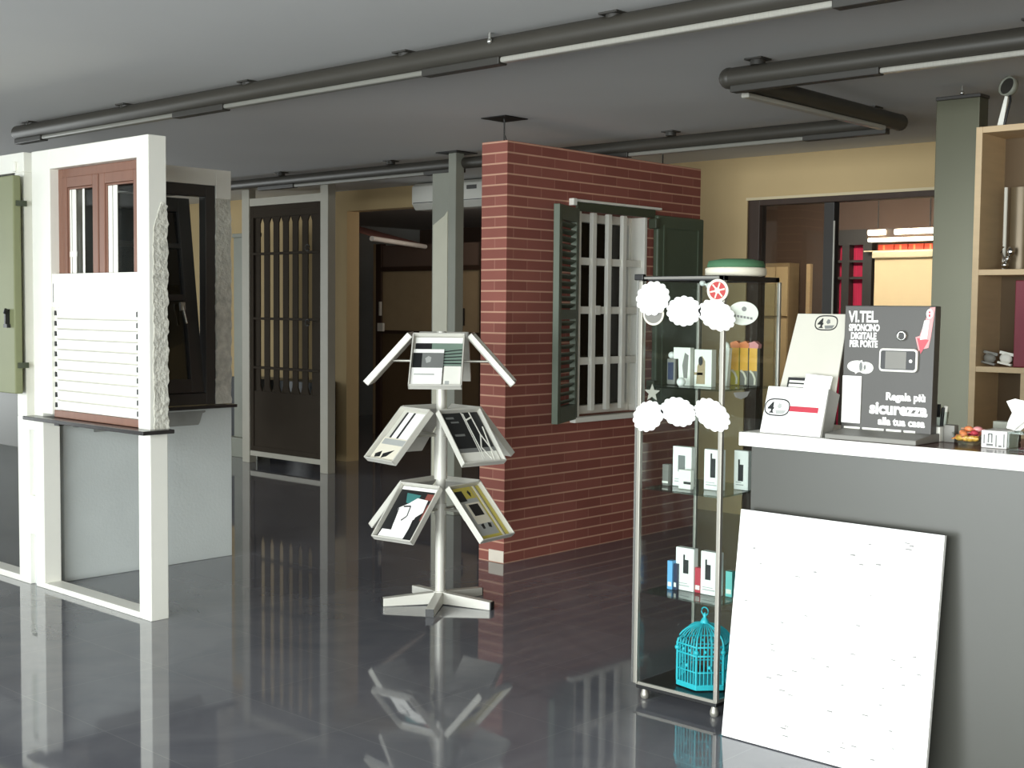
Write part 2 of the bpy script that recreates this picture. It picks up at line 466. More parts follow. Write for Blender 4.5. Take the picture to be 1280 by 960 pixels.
def shutter(name_lbl, hinge, ang, wid, z0, z1, m):
    T = Matrix.Translation(hinge) @ Matrix.Rotation(ang, 4, 'Z')
    lf = place(leaf_mesh(wid, z0, z1), T).build('shutter_leaf', m, bw, bevel=.003)
    lf['label'] = name_lbl
    sl = MB(); fw = .06; zc = (z0 + z1) / 2
    for a, b in ((z0 + .1, zc - .03), (zc + .03, z1 - .09)):
        n = int((b - a) / .045)
        for i in range(n):
            z = a + (i + .5) * (b - a) / n
            sl.T = Matrix.Translation((0, 0, z)) @ Matrix.Rotation(math.radians(35), 4, 'X')
            sl.box(fw - .004, wid - fw + .004, -.019, .019, -.005, .005)
    place(sl, T).build('louvres', m, lf)
    kn = MB(); kn.ball((wid - .09, -.028, zc + .0), .012); place(kn, T).build('knob', M['steel'], lf)
    return lf


shutter('left leaf standing open towards the viewer', (-5.262, 6.325, 0), math.radians(-66), .44, WZ0 - .01, WZ1 + .01, M['green'])
lf = MB(); lf.box(BX1 + .006, BX1 + .05, 7.15, 7.70, WZ0 - .01, WZ1 + .02)
lf = lf.build('shutter_leaf', M['green'], bw, bevel=.012); lf['label'] = 'right leaf folded flat against the bricks'
mb = MB()
for y0, y1 in ((7.21, 7.64),):
    for z0, z1 in ((.94, 1.5), (1.58, 2.13)):
        frame2(mb, y0, y1, z0, z1, .02, BX1 + .05, BX1 + .058, 'x')
mb.build('panel_moulding', M['green'], lf)
for z in (1.0, 2.1): B(BX1 + .002, BX1 + .07, 7.10, 7.15, z, z + .07).build('hinge', M['green_dark'], lf, bevel=.008)
mb = MB(); mb.box(-5.47, -5.27, 5.66, 5.86, CZ - .006, CZ - .0005); mb.build('ceiling_plate', M['black'], bw)
mb = MB(); mb.cyl((-5.37, 5.76, BH - .01), (-5.37, 5.76, CZ - .005), .005); mb.cyl((-5.345, 5.76, BH), (-5.37, 5.76, BH + .05), .004)
mb.cyl((-5.38, 7.4, BH - .01), (-5.38, 7.4, CZ), .005)
mb.build('hanging_rod', M['pipe_dark'], bw)

# ------------------------------------------------------------------ left group of window sample frames
AX0, AX1, AY0, AY1, AH = -6.668, -5.512, 3.406, 3.506, 2.37
OX0, OX1, OZ1 = -6.472, -5.618, 2.266
fa = thing('window_sample_frame', 'white free-standing frame with half-lowered white roller shutter over brown window', 'display frame', (-6.09, 3.456, 0))
mb = MB()
mb.box(AX0, OX0 - .0, AY0, AY1, .96, AH); mb.box(OX1, AX1, AY0, AY1, 0, AH); mb.box(OX0, OX1, AY0, AY1, OZ1, AH)
mb.box(AX0, -6.575, AY0, AY1, 0, .96)
mb.box(-6.575, OX1, AY0, AY1, 0, .03)
mb.build('frame', M['white'], fa, bevel=.004)
# torn insulation on the outer side of the right post
n = MB(); seg = 64; prof = []
for i in range(seg + 1):
    z = .93 + i * (2.05 - .93) / seg
    prof.append((AY1 + .003 + .004 * math.sin(i * .9) + .003 * math.sin(i * 2.3) + random.uniform(-.001, .002) if i not in (0, seg) else AY1 - .02, z))
poly = [(AY0 + .022 + random.uniform(-.004, .006) + (.05 if i > seg - 8 else 0) * ((i - seg + 8) / 8), z) for i, (y, z) in enumerate(prof)]
n.prism(poly + prof[::-1], AX1 - .002, AX1 + .003, 'x')
n.build('insulation_core', M['rough'], fa)
mb = B(-6.655, -5.452, AY0 - .075, AY1, .925, .945); mb.build('sill', M['marble'], fa, bevel=.003)
mb = MB(); mb.box(-6.47, -6.42, AY0 + .01, AY0 + .04, .90, .925); mb.box(-6.29, -6.25, AY0 + .02, AY0 + .05, .905, .925); mb.build('sill_bracket', M['black'], fa)
# brown two-sash window
bwn = MB(); frame2(bwn, OX0, OX1, .947, OZ1, .05, 3.455, 3.50)
bwn = bwn.build('brown_window', M['brownwin'], fa, bevel=.004)
for a0, a1 in ((OX0 + .045, -6.055), (-6.045, OX1 - .045)):
    sb = MB(); frame2(sb, a0, a1, .99, OZ1 - .045, .055, 3.448, 3.49)
    frame2(sb, a0 + .055, a1 - .055, 1.045, OZ1 - .10, .012, 3.455, 3.485)
    sb = sb.build('sash', M['brownwin'], bwn, bevel=.005)
mb = MB()
for a0, a1 in ((OX0 + .125, -6.135), (-5.965, OX1 - .125)): mb.box(a0, a1, 3.468, 3.472, 1.07, OZ1 - .12)
mb.build('pane', M['glass'], bwn)
mb = MB()
for a0, a1 in ((-6.385, -6.30), (-5.975, -5.89)):
    mb.box(a0, a0 + .038, 3.460, 3.467, 1.05, OZ1 - .112); mb.box(a1 - .038, a1, 3.460, 3.467, 1.05, OZ1 - .112)
mb.box(-6.39, -6.295, 3.458, 3.467, 1.80, 1.83); mb.box(-6.235, -6.215, 3.462, 3.467, 1.05, OZ1 - .112)
mb.build('glazing_bars', M['white'], bwn, bevel=.003)
# roller shutter
rs = B(OX0 + .002, OX1 - .002, 3.412, 3.444, 1.535, 1.712).build('roller_shutter', M['shutter'], fa, bevel=.004)
mb = MB(); zz = .985; k = 0
while zz < 1.53:
    mb.T = Matrix.Translation((0, 3.428, zz + .0265)) @ Matrix.Rotation(math.radians(6), 4, 'X')
    mb.box(OX0 + .03, OX1 - .03, -.007, .007, -.0245, .0245); zz += .0545
mb.build('slats', M['shutter'], rs, bevel=.004)
mb = MB(); mb.box(OX0 + .002, OX0 + .032, 3.43, 3.445, .985, 1.535); mb.box(OX1 - .032, OX1 - .002, 3.43, 3.445, .985, 1.535)
mb.box(OX0 + .03, OX1 - .03, 3.437, 3.445, .985, 1.535)
mb.build('guide_channel', M['shutter'], rs)
mb = MB()
for i in range(11):
    z = 1.0 + i * .0545
    for x in (OX0 + .016, OX1 - .028): mb.box(x, x + .013, 3.416, 3.432, z, z + .026)
mb.box(OX0 + .016, OX0 + .021, 3.4105, 3.413, 1.56, 1.66)
mb.build('guide_slots', M['ink'], rs)
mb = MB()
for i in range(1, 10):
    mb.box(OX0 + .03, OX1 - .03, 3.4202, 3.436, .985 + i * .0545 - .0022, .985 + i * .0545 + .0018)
mb.build('slat_shade_lines', M['holdercard'], rs)  # off-white strips paint the shade lines between the slats
mb = B(OX0 + .01, OX1 - .01, 3.413, 3.44, .9465, .985); mb.build('bottom_rail', M['brownwin'], rs, bevel=.004)

# frame standing square behind, with tilted dark window
fb = thing('tilt_window_frame', 'plastered frame with tilted dark grey window behind the roller shutter frame', 'display frame', (-6.70, 4.09, 0))
X0, X1 = -6.75, -6.65
mb = MB(); mb.box(X0, X1, 3.508, 3.70, .95, 2.374); mb.box(X0, X1, 3.70, 4.575, 2.276, 2.374); mb.box(X0, X1, 4.575, 4.683, 2.2, 2.374)
mb.build('frame', M['white'], fb, bevel=.003)
prof = [(4.575 + random.uniform(-.006, .006), .95 + i * (2.2 - .95) / 50) for i in range(51)]
mb = MB(); mb.prism(prof + [(4.683 + random.uniform(-.005, .004), z) for _, z in prof[::-1]], X0, X1 - .001, 'x'); mb.build('insulation_core', M['rough'], fb)
mb = B(X0, X1, 3.565, 4.683, 0, .925); mb.build('plaster_panel', M['plaster'], fb, bevel=.004)
mb = B(X1, X1 + .004, 3.75, 4.44, .83, .915); mb.prism([(3.75, .83), (4.44, .83), (4.45, .845), (4.47, .9), (4.49, .905), (4.49, .915), (3.75, .915)], X1 - .001, X1 + .003, 'x'); mb.build('adhesive_strip', M['plaster_dark'], fb)
B(X0, X1 + .035, 3.52, 4.70, .927, .945).build('sill', M['marble'], fb, bevel=.002)
B(X0 - .012, X0 - .002, 3.57, 4.684, .0, .92).build('back_board', M['black'], fb)
dw = MB(); frame2(dw, 3.70, 4.575, .95, 2.276, .07, X0 + .02, X1 - .01, 'x'); dw = dw.build('window_surround', M['darkgrey'], fb, bevel=.004)
tl = Matrix.Translation((X1 - .045, 0, 1.02)) @ Matrix.Rotation(math.radians(-7.5), 4, 'Y') @ Matrix.Translation((-X1 + .045, 0, -1.02))
mb = MB(); mb.T = tl; frame2(mb, 3.79, 4.50, 1.02, 2.21, .085, X1 - .07, X1 - .02, 'x'); mb.box(X1 - .065, X1 - .025, 3.87, 4.42, 1.58, 1.62)
mb.box(X1 - .065, X1 - .025, 3.87, 4.42, 1.90, 1.93)
ts = mb.build('tilted_sash', M['darkgrey'], dw, bevel=.004)
mb = MB(); mb.T = tl; mb.box(X1 - .047, X1 - .043, 3.87, 4.42, 1.10, 2.13); mb.build('pane', M['greyglass'], dw)
mb = MB(); mb.T = tl; mb.box(X1 - .02, X1 - .0, 4.37, 4.40, 1.52, 1.57); mb.cyl((X1 - .005, 4.385, 1.545), (X1 + .0, 4.40, 1.44), .009); mb.build('handle', M['steel'], dw)

# neighbouring frame with olive door leaf, cut by the picture's left edge
fc = thing('olive_shutter_frame', 'white frame with olive green shutter leaf at the left edge', 'display frame', (-7.4, 3.456, 0))
mb = MB(); mb.box(-8.1, -6.757, AY0, AY1, 2.27, 2.377); mb.box(-6.86, -6.757, AY0, AY1, .93, 2.27); mb.box(-8.1, -8.0, AY0, AY1, 0, 2.27)
mb.box(-6.862, -6.735, AY0, AY1, 0, .93); mb.box(-8.0, -6.862, AY0, AY1, 0, .035)
mb.box(-6.86, -6.83, AY0 - .015, AY0, 2.275, 2.33)
mb.build('frame', M['white'], fc, bevel=.004)
B(-6.735, -6.672, AY0 + .03, AY1, 0, .925).build('recess_panel', M['plaster'], fc)  # grey colour stands in for the shade of the recess
mb = MB(); mb.box(-6.735, -6.672, AY0 + .001, AY0 + .03, .283, .497); mb.build('cross_bar', M['white'], fc, bevel=.003)
B(-6.735, -6.672, AY0 + .001, AY0 + .03, .86, .925).build('cross_bar', M['white'], fc, bevel=.003)
ol = B(-7.62, -6.73, AY0 - .075, AY0 - .03, 1.06, 2.245).build('shutter_leaf', M['olive'], fc, bevel=.006)
mb = MB(); mb.box(-6.80, -6.785, AY0 - .1, AY0 - .075, 1.44, 1.52); mb.box(-6.81, -6.77, AY0 - .1, AY0 - .08, 1.42, 1.44); mb.cyl((-6.79, AY0 - .1, 1.50), (-6.775, AY0 - .1, 1.52), .01)
mb.build('catch', M['black'], ol)
mb = MB()
for z in (1.2, 2.08): B(-6.73, -6.722, AY0 - .06, AY0, z, z + .03).build('hinge', M['green_dark'], ol)
B(-8.0, -6.862, AY1 - .04, AY1 - .01, .74, 1.08).build('lower_board', M['counter'], fc)
B(-8.0, -6.862, AY1 - .05, AY1 - .005, 1.06, 2.27).build('back_board', M['darkgrey'], fc)

# ------------------------------------------------------------------ folding gate sample at the back left
gf = thing('folding_gate_frame', 'grey frame with dark folding security gate at the back left', 'display gate', (-9.93, 7.65, 0))
mb = MB(); mb.box(-10.615, -10.495, 7.6, 7.68, 0, 2.69); mb.box(-9.397, -9.285, 7.6, 7.69, 0, 2.69); mb.build('post', M['postgrey'], gf, bevel=.004)
mb = B(-10.495, -9.397, 7.605, 7.67, 2.525, 2.60); mb.build('top_rail', M['postgrey'], gf, bevel=.003)
mb = B(-10.495, -9.397, 7.605, 7.67, .075, .125); mb.build('bottom_rail', M['postgrey'], gf, bevel=.003)
gt = MB(); frame2(gt, -10.49, -9.40, .126, 2.523, .05, 7.61, 7.66)
gx = [-10.40 + i * .148 for i in range(7)]
for x in gx: gt.box(x - .043, x + .043, 7.63, 7.642, .14, 2.50)
gt.box(-10.48, -9.41, 7.612, 7.658, 2.41, 2.515); gt.box(-10.48, -9.41, 7.6185, 7.65, .135, .72)
for z in (.95, 1.43, 2.06): gt.box(-10.47, -9.42, 7.605, 7.665, z - .012, z + .012)
for x in [g + .074 for g in gx[:-1]]:
    for s in (-1, 1):
        gt.prism([(x + s * .040, .715), (x + s * .040, .80), (x + s * .018, .745), (x, .715)], 7.628, 7.644, 'y')
        gt.prism([(x + s * .040, 2.415), (x + s * .040, 2.34), (x + s * .018, 2.385), (x, 2.415)], 7.628, 7.644, 'y')
gt = gt.build('gate', M['gategrey'], gf, bevel=.003)
mb = MB()
for z in (2.10, 1.40):
    mb = MB(); mb.tube([(-9.585 + .03 * math.cos(a), 7.60, z + .03 * math.sin(a)) for a in [i * math.pi / 8 for i in range(16)]], .005, closed=True)
    mb.build('ring', M['pipe_dark'], gt)
o = B(-11.5, -10.06, 8.05, 8.34, 0, .80).build('low_cabinet', M['lowdark'], bevel=.006); tag(o, 'low blue-black cabinet seen through the folding gate', 'cabinet')
mb = B(-11.12, -10.72, 7.86, 7.9, .2, 2.25); mb.box(-11.12, -10.72, 7.84, 7.92, 2.25, 2.29); mb.box(-11.2, -10.64, 7.80, 7.96, 0, .2)
tag(mb.build('narrow_partition', M['colgrey'], bevel=.004), 'narrow grey panel behind the left post of the folding gate', 'panel')
mb = MB(); mb.lathe([(.001, .45), (.085, .46), (.09, .5), (.09, .83), (.07, .9), (.03, .93), (.03, .96), (.001, .97)], (-10.5, 7.15, 0), 20)
mb.lathe([(.16, 0), (.16, .02), (.02, .03), (.02, .45), (.09, .455)], (-10.5, 7.15, 0), 20)
tag(mb.build('red_cylinder', M['darkred']), 'red upright cylinder between the tilted window frame and the gate', 'cylinder')

# ------------------------------------------------------------------ air conditioner
ac = thing('air_conditioner', 'white wall air conditioner above the back-left opening', 'air conditioner', (-8.2, 8.25, 2.44))
mb = MB(); mb.prism([(8.155, 2.50), (8.20, 2.445), (8.36, 2.445), (8.36, 2.685), (8.19, 2.685), (8.155, 2.66)], -8.76, -7.45, 'x'); mb.build('casing', M['ac'], ac, bevel=.008)
mb = MB(); mb.box(-8.74, -7.47, 8.1535, 8.158, 2.505, 2.512); mb.box(-8.05, -7.93, 8.152, 8.156, 2.60, 2.635); mb.build('louvre_slot', M['pipe_dark'], ac)

# ------------------------------------------------------------------ support column behind the magazine rack
co = thing('support_column', 'tall grey post with pale side profile behind the brochure rack', 'column', (-6.9, 6.79, 0))
mb = MB(); mb.box(-6.86, -6.78, 6.755, 6.84, 0, CZ - .006); mb.build('post', M['colgrey'], co, bevel=.004)
mb = MB(); mb.box(-7.045, -6.862, 6.77, 6.83, 0, 2.555); mb.build('side_profile', M['colgrey'], co, bevel=.003)
mb = MB(); mb.prism([(-7.02, 0), (-6.866, 0), (-6.866, 2.27), (-6.90, 2.235), (-7.02, 2.17)], 6.755, 6.77, 'y'); o = mb.build('lit_strip', M['collight'], co); o['label'] = 'pale lit part of the profile, its slanting top a painted shade line'  # paler sheet paints the lit part of the profile, up to a shade line
mb = MB(); mb.box(-6.93, -6.71, 6.69, 6.91, CZ - .008, CZ - .001); mb.build('ceiling_plate', M['black'], co)

# ------------------------------------------------------------------ ceiling pipes with lamp tubes


def rail_mount(x, y, parent):
    mb = MB(); mb.cyl((x, y, 2.67), (x, y, CZ), .035, n=16); mb.box(x - .045, x + .045, y - .045, y + .045, CZ - .008, CZ)
    mb.build('mount', M['pipe_dark'], parent)


lr = thing('ceiling_light_rail', 'long straight dark pipe with lamp tubes across the front of the ceiling', 'light fixture', (-4.0, 4.0, 2.6))
mb = MB(); mb.cyl((-8.0, 4, 2.645), (2.2, 4, 2.645), .047, n=24); mb.ball((-8.0, 4, 2.645), .047, sx=.5, n=24); mb.build('pipe', M['pipe'], lr)
for x in (-7.82, -6.70, -5.52, -4.34, -3.15, -1.95, -.75): rail_mount(x, 4, lr)
for a, b, m in ((-7.66, -6.19, 'tube'), (-5.72, -4.21, 'tube'), (-3.74, -2.2, 'prism'), (-1.7, 0, 'tube')):
    mb = MB(); mb.box(a, b, 3.978, 4.022, 2.578, 2.602); o = mb.build('lamp_tube', M[m], lr, bevel=.008)
for a, b in ((-8.0, -7.66), (-6.19, -5.72), (-4.21, -3.74), (-2.2, -1.7)):
    B(a, b, 3.972, 4.028, 2.572, 2.605).build('lamp_holder', M['pipe_dark'], lr, bevel=.005)
lr2 = thing('ceiling_light_rail', 'dark ceiling pipe bent in a Z above the shop counter', 'light fixture', (-3.35, 6.0, 2.58))
mb = MB(); mb.cyl((-3.36, 5.135, 2.627), (2.2, 5.135, 2.627), .047, n=24); mb.ball((-3.36, 5.135, 2.627), .05, n=20)
mb.build('pipe', M['pipe'], lr2)
mb = MB(); mb.cyl((-3.35, 5.14, 2.622), (-3.35, 6.85, 2.615), .045, n=24); mb.ball((-3.35, 6.85, 2.615), .047, n=20); mb.build('cross_pipe', M['pipe'], lr2)
mb = MB(); mb.cyl((-3.36, 6.85, 2.625), (-11.6, 6.85, 2.625), .042, n=24); mb.build('rear_pipe', M['pipe'], lr2)
for x in (-3.21, -1.95, -.6): rail_mount(x, 5.135, lr2)
rail_mount(-3.47, 6.75, lr2)
for x in (-4.92, -6.3, -7.6, -9.0, -10.3): rail_mount(x, 6.85, lr2)
for a, b, m in ((-2.6, -1.0, 'prism'),):
    B(a, b, 5.113, 5.157, 2.560, 2.584).build('lamp_tube', M[m], lr2, bevel=.008)
B(-3.34, -2.6, 5.107, 5.163, 2.557, 2.59).build('lamp_holder', M['pipe_dark'], lr2, bevel=.005)
B(-3.372, -3.328, 5.25, 6.65, 2.552, 2.576).build('lamp_tube', M['prism'], lr2, bevel=.008)
for a, b in ((-5.25, -3.95), (-8.8, -7.2)): B(a, b, 6.828, 6.872, 2.56, 2.586).build('lamp_tube', M['tube'], lr2, bevel=.008)
for a, b in ((-3.95, -3.42), (-5.75, -5.25), (-9.3, -8.8), (-7.2, -6.8)): B(a, b, 6.822, 6.878, 2.557, 2.59).build('lamp_holder', M['pipe_dark'], lr2, bevel=.005)
mb = MB(); mb.cyl((-3.77, 3.95, CZ - .03), (-3.77, 3.95, CZ), .008); mb.ball((-3.77, 3.95, CZ - .035), .012); tag(mb.build('ceiling_hook', M['steel']), 'tiny bright hook in the ceiling beside the long front pipe', 'hook')

# ------------------------------------------------------------------ brochure rack
PX, PY = -4.79, 4.675
rk = thing('brochure_rack', 'aluminium brochure rack with three tiers of tilted trays on star base', 'brochure rack', (PX, PY, 0))
mb = MB(); mb.cyl((PX, PY, .03), (PX, PY, 1.43), .0255, n=24); mb.build('pole', M['alu_paint'], rk)
mb = MB(); mb.cyl((PX, PY, .66), (PX, PY, .91), .034, n=24); mb.build('sleeve', M['alu_paint'], rk, bevel=.004)
mb = MB(); mb.cyl((PX, PY, 0.005), (PX, PY, .07), .036, n=24); mb.build('hub', M['alu_paint'], rk, bevel=.003)
for k in range(5):
    a = math.radians(18 + 72 * k)
    mb = MB(); mb.T = Matrix.Translation((PX, PY, 0)) @ Matrix.Rotation(a, 4, 'Z')
    mb.prism([(.03, .004), (.30, 0), (.30, .042), (.03, .066)], -.022, .022, 'y')
    lg = mb.build('leg', M['alu_paint'], rk, bevel=.003)
    mb = MB(); mb.T = Matrix.Translation((PX, PY, 0)) @ Matrix.Rotation(a, 4, 'Z'); mb.box(.298, .306, -.021, .021, .001, .041); mb.build('end_cap', M['black'], lg)
BETA = math.radians(48); RT = .14; TW, TL_ = .265, .34


def tray_T(az, zt):
    d = Vector((math.cos(az), math.sin(az), 0)); u = Vector((-d.y, d.x, 0)); c, s = math.cos(BETA), math.sin(BETA)
    wv = -c * d + Vector((0, 0, s)); n = s * d + Vector((0, 0, c))
    p = Vector((PX, PY, zt)) + RT * d
    return Matrix(((u.x, wv.x, n.x, p.x), (u.y, wv.y, n.y, p.y), (u.z, wv.z, n.z, p.z), (0, 0, 0, 1)))


TR = {}
for ti, (zt, a0) in enumerate(((1.405, -49), (1.02, -99), (.632, -84))):
    mb = MB(); mb.cyl((PX, PY, zt - .16), (PX, PY, zt - .10), .032, n=24); mb.build('collar', M['alu_paint'], rk, bevel=.003)
    for k in range(4):
        az = math.radians(a0 + 90 * k); T = tray_T(az, zt); TR[ti, k] = T
        mb = MB(); mb.T = T
        mb.box(-TW / 2, TW / 2, -TL_, 0, -.004, 0)
        h = .030
        mb.box(-TW / 2, -TW / 2 + .007, -TL_, 0, 0, h); mb.box(TW / 2 - .007, TW / 2, -TL_, 0, 0, h)
        mb.box(-TW / 2, TW / 2, -.007, 0, 0, h); mb.box(-TW / 2, TW / 2, -TL_, -TL_ + .007, 0, h)
        mb.build('tray', M['alu_paint'], rk, bevel=.002)
        d = Vector((math.cos(az), math.sin(az), 0)); P = Vector((PX, PY, zt - .13))
        mb = MB(); mb.cyl(P + d * .025, P + d * (RT + .112), .007, n=10); mb.build('arm', M['alu'], rk)


def sheet(T, a0, a1, w0, w1, n0, th, mats, patches, name, label, cat='brochure', group=None, rot=0):
    mb = MB(); mb.T = T @ Matrix.Translation(((a0 + a1) / 2, (w0 + w1) / 2, 0)) @ Matrix.Rotation(rot, 4, 'Z')
    ha, hw = (a1 - a0) / 2, abs(w1 - w0) / 2
    mb.box(-ha, ha, -hw, hw, n0, n0 + th)
    for i, (mi, poly) in enumerate(patches):
        mb.mi = mi
        if len(poly) == 4 and not isinstance(poly[0], (tuple, list)):
            x0, x1, y0, y1 = poly; pl = [(x0, y0), (x1, y0), (x1, y1), (x0, y1)]
        else: pl = poly
        pl = [(-ha + 2 * ha * x, hw - 2 * hw * y) for x, y in pl]
        mb.prism(pl, n0 + th, n0 + th + .0004 + .00015 * i, 'z')
    return tag(mb.build(name, mats), label, cat, group)


def line(p, q, wd):
    (x0, y0), (x1, y1) = p, q; dx, dy = x1 - x0, y1 - y0; L = math.hypot(dx, dy); nx, ny = -dy / L * wd / 2, dx / L * wd / 2
    return [(x0 + nx, y0 + ny), (x1 + nx, y1 + ny), (x1 - nx, y1 - ny), (x0 - nx, y0 - ny)]


G = 'brochures on the rack'
T = TR[0, 0]
sheet(T, -.115, .122, -.20, -.012, .001, .004, [M['ink'], M['paper'], M['sage'], M['grey_ink']],
      [(1, (0, 1, 0, .2)), (2, (.35, 1, .2, .98))] + [(0, line((.6, .5 + .1 * i), (1, .42 + .12 * i), .035)) for i in range(5)],
      'brochure', 'sage green brochure with white top band and dark stripes, top tray of the rack', group=G)
sheet(T, -.122, .032, -.245, -.095, .008, .004, [M['ink'], M['paper'], M['grey_ink'], M['lightgrey_ink']],
      [(1, (0, 1, 0, .16)), (2, (.3, 1, .16, .9)), (3, [(.4, .4), (.5, .3), (.6, .35), (.58, .55), (.45, .6)])],
      'brochure', 'dark photo brochure with white upper strip, left half of the top tray', group=G)
sheet(T, -.124, .030, -.330, -.220, .0145, .004, [M['paper'], M['lightgrey_ink']], [(1, (.1, .75, .35, .42))],
      'brochure', 'plain white leaflet at the lower left of the top tray', group=G)
sheet(T, .038, .122, -.331, -.205, .0105, .003, [M['card'], M['lightgrey_ink']], [(1, (.1, .35, .75, .95))],
      'brochure', 'plain pale leaflet at the lower right of the top tray', group=G)
T = TR[1, 0]
sheet(T, -.08, .115, -.21, -.02, .001, .004, [M['paper'], M['ink'], M['lightgrey_ink']], [(1, (0, .09, 0, 1)), (1, (.33, .42, 0, 1)), (2, (.94, 1, 0, 1))],
      'brochure', 'white leaflet with dark upright bars, left tray of the middle tier', group=G)
sheet(T, -.11, .11, -.331, -.19, .008, .003, [M['cream'], M['ink'], M['lightgrey_ink']], [(2, (.05, .95, .05, .3)), (1, [(.1, .75), (.3, .6), (.35, .85), (.15, .9)]), (1, [(.4, .7), (.75, .5), (.6, .8), (.42, .9)])],
      'brochure', 'cream leaflet with dark picture at the foot of the middle left tray', group=G)
T = TR[1, 1]
br = [(1, (0, 1, .78, 1)), (2, (0, 1, .7, .78)), (2, (.12, .32, .08, .12)), (2, (.2, .4, .17, .2)), (2, (.15, .4, .42, .46)), (1, (.56, .575, 0, .95))]
for p, q in (((.6, .02), (.62, .9)), ((.78, .0), (.8, .45)), ((.8, .45), (.66, .7)), ((.8, .45), (.92, .8)), ((.66, .7), (.8, .92)), ((.95, .3), (.85, .95)), ((.62, .15), (.78, .1))):
    br.append((1, line(p, q, .028)))
sheet(T, -.122, .118, -.331, -.012, .001, .005, [M['ink'], M['card'], M['grey_ink']], br,
      'brochure', 'black brochure with white branching lines, right tray of the middle tier', group=G)
T = TR[2, 0]
sheet(T, -.12, .12, -.331, -.012, .001, .005, [M['ink'], M['paper'], M['teal'], M['brownprint']],
      [(1, (0, 1, 0, .06)), (2, [(.2, .12), (.6, .14), (.55, .35), (.3, .3)]), (3, (.75, 1, .1, .22)),
       (1, [(.38, .32), (.55, .2), (.85, .22), (.88, .45), (.75, .55), (.72, .99), (.02, .99), (.05, .83), (.3, .83), (.24, .6), (.18, .42), (.3, .36)]),
       (0, line((.3, .38), (.48, .36), .03)), (0, line((.48, .36), (.52, .55), .03)), (0, line((.52, .55), (.42, .64), .03)),
       (0, line((.2, .42), (.26, .7), .02)), (0, line((.74, .6), (.78, .95), .035)), (3, (.9, 1, .3, .6))],
      'brochure', 'dark brochure with large white figure and teal patch, left tray of the lowest tier', group=G)
T = TR[2, 1]
sheet(T, -.12, .12, -.331, -.012, .001, .005, [M['yellow'], M['lightgrey_ink'], M['ink'], M['grey_ink'], M['cream']],
      [(1, (.0, .72, .0, .92)), (0, (0, .7, 0, .22)), (2, (.06, .36, .06, .26)), (4, (.22, .7, .3, .7)), (2, (.3, .62, .33, .55)), (2, [(.5, .1), (.56, .06), (.6, .12), (.55, .2)]),
       (2, [(.3, .72), (.4, .7), (.38, .8), (.31, .8)]), (2, [(.55, .7), (.63, .72), (.6, .8), (.52, .78)]), (4, (.78, .84, 0, 1)), (3, (.84, .87, 0, 1))],
      'brochure', 'yellow and grey brochure with dark squares, right tray of the lowest tier', group=G)

# ------------------------------------------------------------------ counter
CT = 1.105
ct = thing('shop_counter', 'long grey shop counter with white front edge and maroon top', 'counter', (-.6, 4.35, 0))
mb = B(-2.55, 1.4, 4.09, 4.13, .0, 1.055); mb.box(-2.55, -2.51, 4.13, 4.58, 0, 1.055); mb.build('front_panel', M['counter'], ct, bevel=.003)
B(-2.565, 1.4, 4.06, 4.6, 1.055, CT - .004).build('worktop', M['maroon'], ct)
B(-2.22, 1.4, 4.06, 4.6, CT - .004, CT).build('top_surface', M['maroon'], ct)
mb = B(-2.565, 1.4, 4.05, 4.06, 1.055, CT); mb.box(-2.58, -2.565, 4.05, 4.6, 1.055, CT); mb.box(-2.565, -2.22, 4.075, 4.6, CT - .004, CT); mb.build('front_edge', M['white_edge'], ct, bevel=.002)

# leaning board
mb = MB(); mb.T = Matrix.Translation((0, 3.929, .004)) @ Matrix.Rotation(math.radians(-7.0), 4, 'X')
mb.box(-2.551, -1.775, 0, .016, 0, .826)
mb.mi = 1; mb.box(-2.551, -1.775, .016, .019, 0, .826)
mb.mi = 2
rr = random.Random(3)
for i in range(46):
    x, z = rr.uniform(-2.52, -1.81), rr.uniform(.03, .79); L = rr.uniform(.006, .03)
    mb.prism([(x, z), (x + L, z - .001), (x + L * .9, z + rr.uniform(.002, .006)), (x + L * .2, z + .004)], -.0003, .0, 'y')
tag(mb.build('display_board', [M['panelwhite'], M['ink'], M['smudge']]), 'large blank white board leaning against the counter front', 'board')

# ------------------------------------------------------------------ glass display cabinet
GX0, GX1, GY0, GY1 = -3.06, -2.68, 4.085, 4.48
gc = thing('glass_cabinet', 'tall narrow glass display cabinet with black base beside the counter', 'display cabinet', (-2.87, 4.28, 0))
mb = B(GX0, GX1, GY0, GY1, .04, .062); mb.build('base', M['black'], gc, bevel=.003)
mb = B(GX0, GX1, GY0 - .002, GY0 + .008, .056, .068); mb.box(GX1 - .008, GX1 + .002, GY0, GY1, .056, .068); mb.build('base_trim', M['alu_dark'], gc)
mb = B(GX0, GX1, GY0, GY0 + .03, 1.663, 1.682); mb.box(GX0, GX1, GY1 - .03, GY1, 1.663, 1.682); mb.box(GX0, GX0 + .03, GY0, GY1, 1.663, 1.682); mb.box(GX1 - .03, GX1, GY0, GY1, 1.663, 1.682)
mb.build('top_frame', M['black'], gc, bevel=.002)
B(GX0 + .03, GX1 - .03, GY0 + .03, GY1 - .03, 1.668, 1.674).build('top_pane', M['glass'], gc)
B(GX0 - .004, GX1 - .02, GY0 - .004, GY0 + .004, 1.670, 1.679).build('front_trim', M['midgrey'], gc)
for x, y, r in ((GX0, GY0, .009), (GX1, GY0, .009), (GX0, GY1, .007), (GX1, GY1, .007)):
    B(x - r, x + r, y - r, y + r, .06, 1.664).build('post', M['alu_dark'], gc, bevel=.003)
B(GX0 - .022, GX0 - .012, GY0 - .004, GY0 + .004, .06, 1.664).build('hinge_rod', M['steel'], gc)
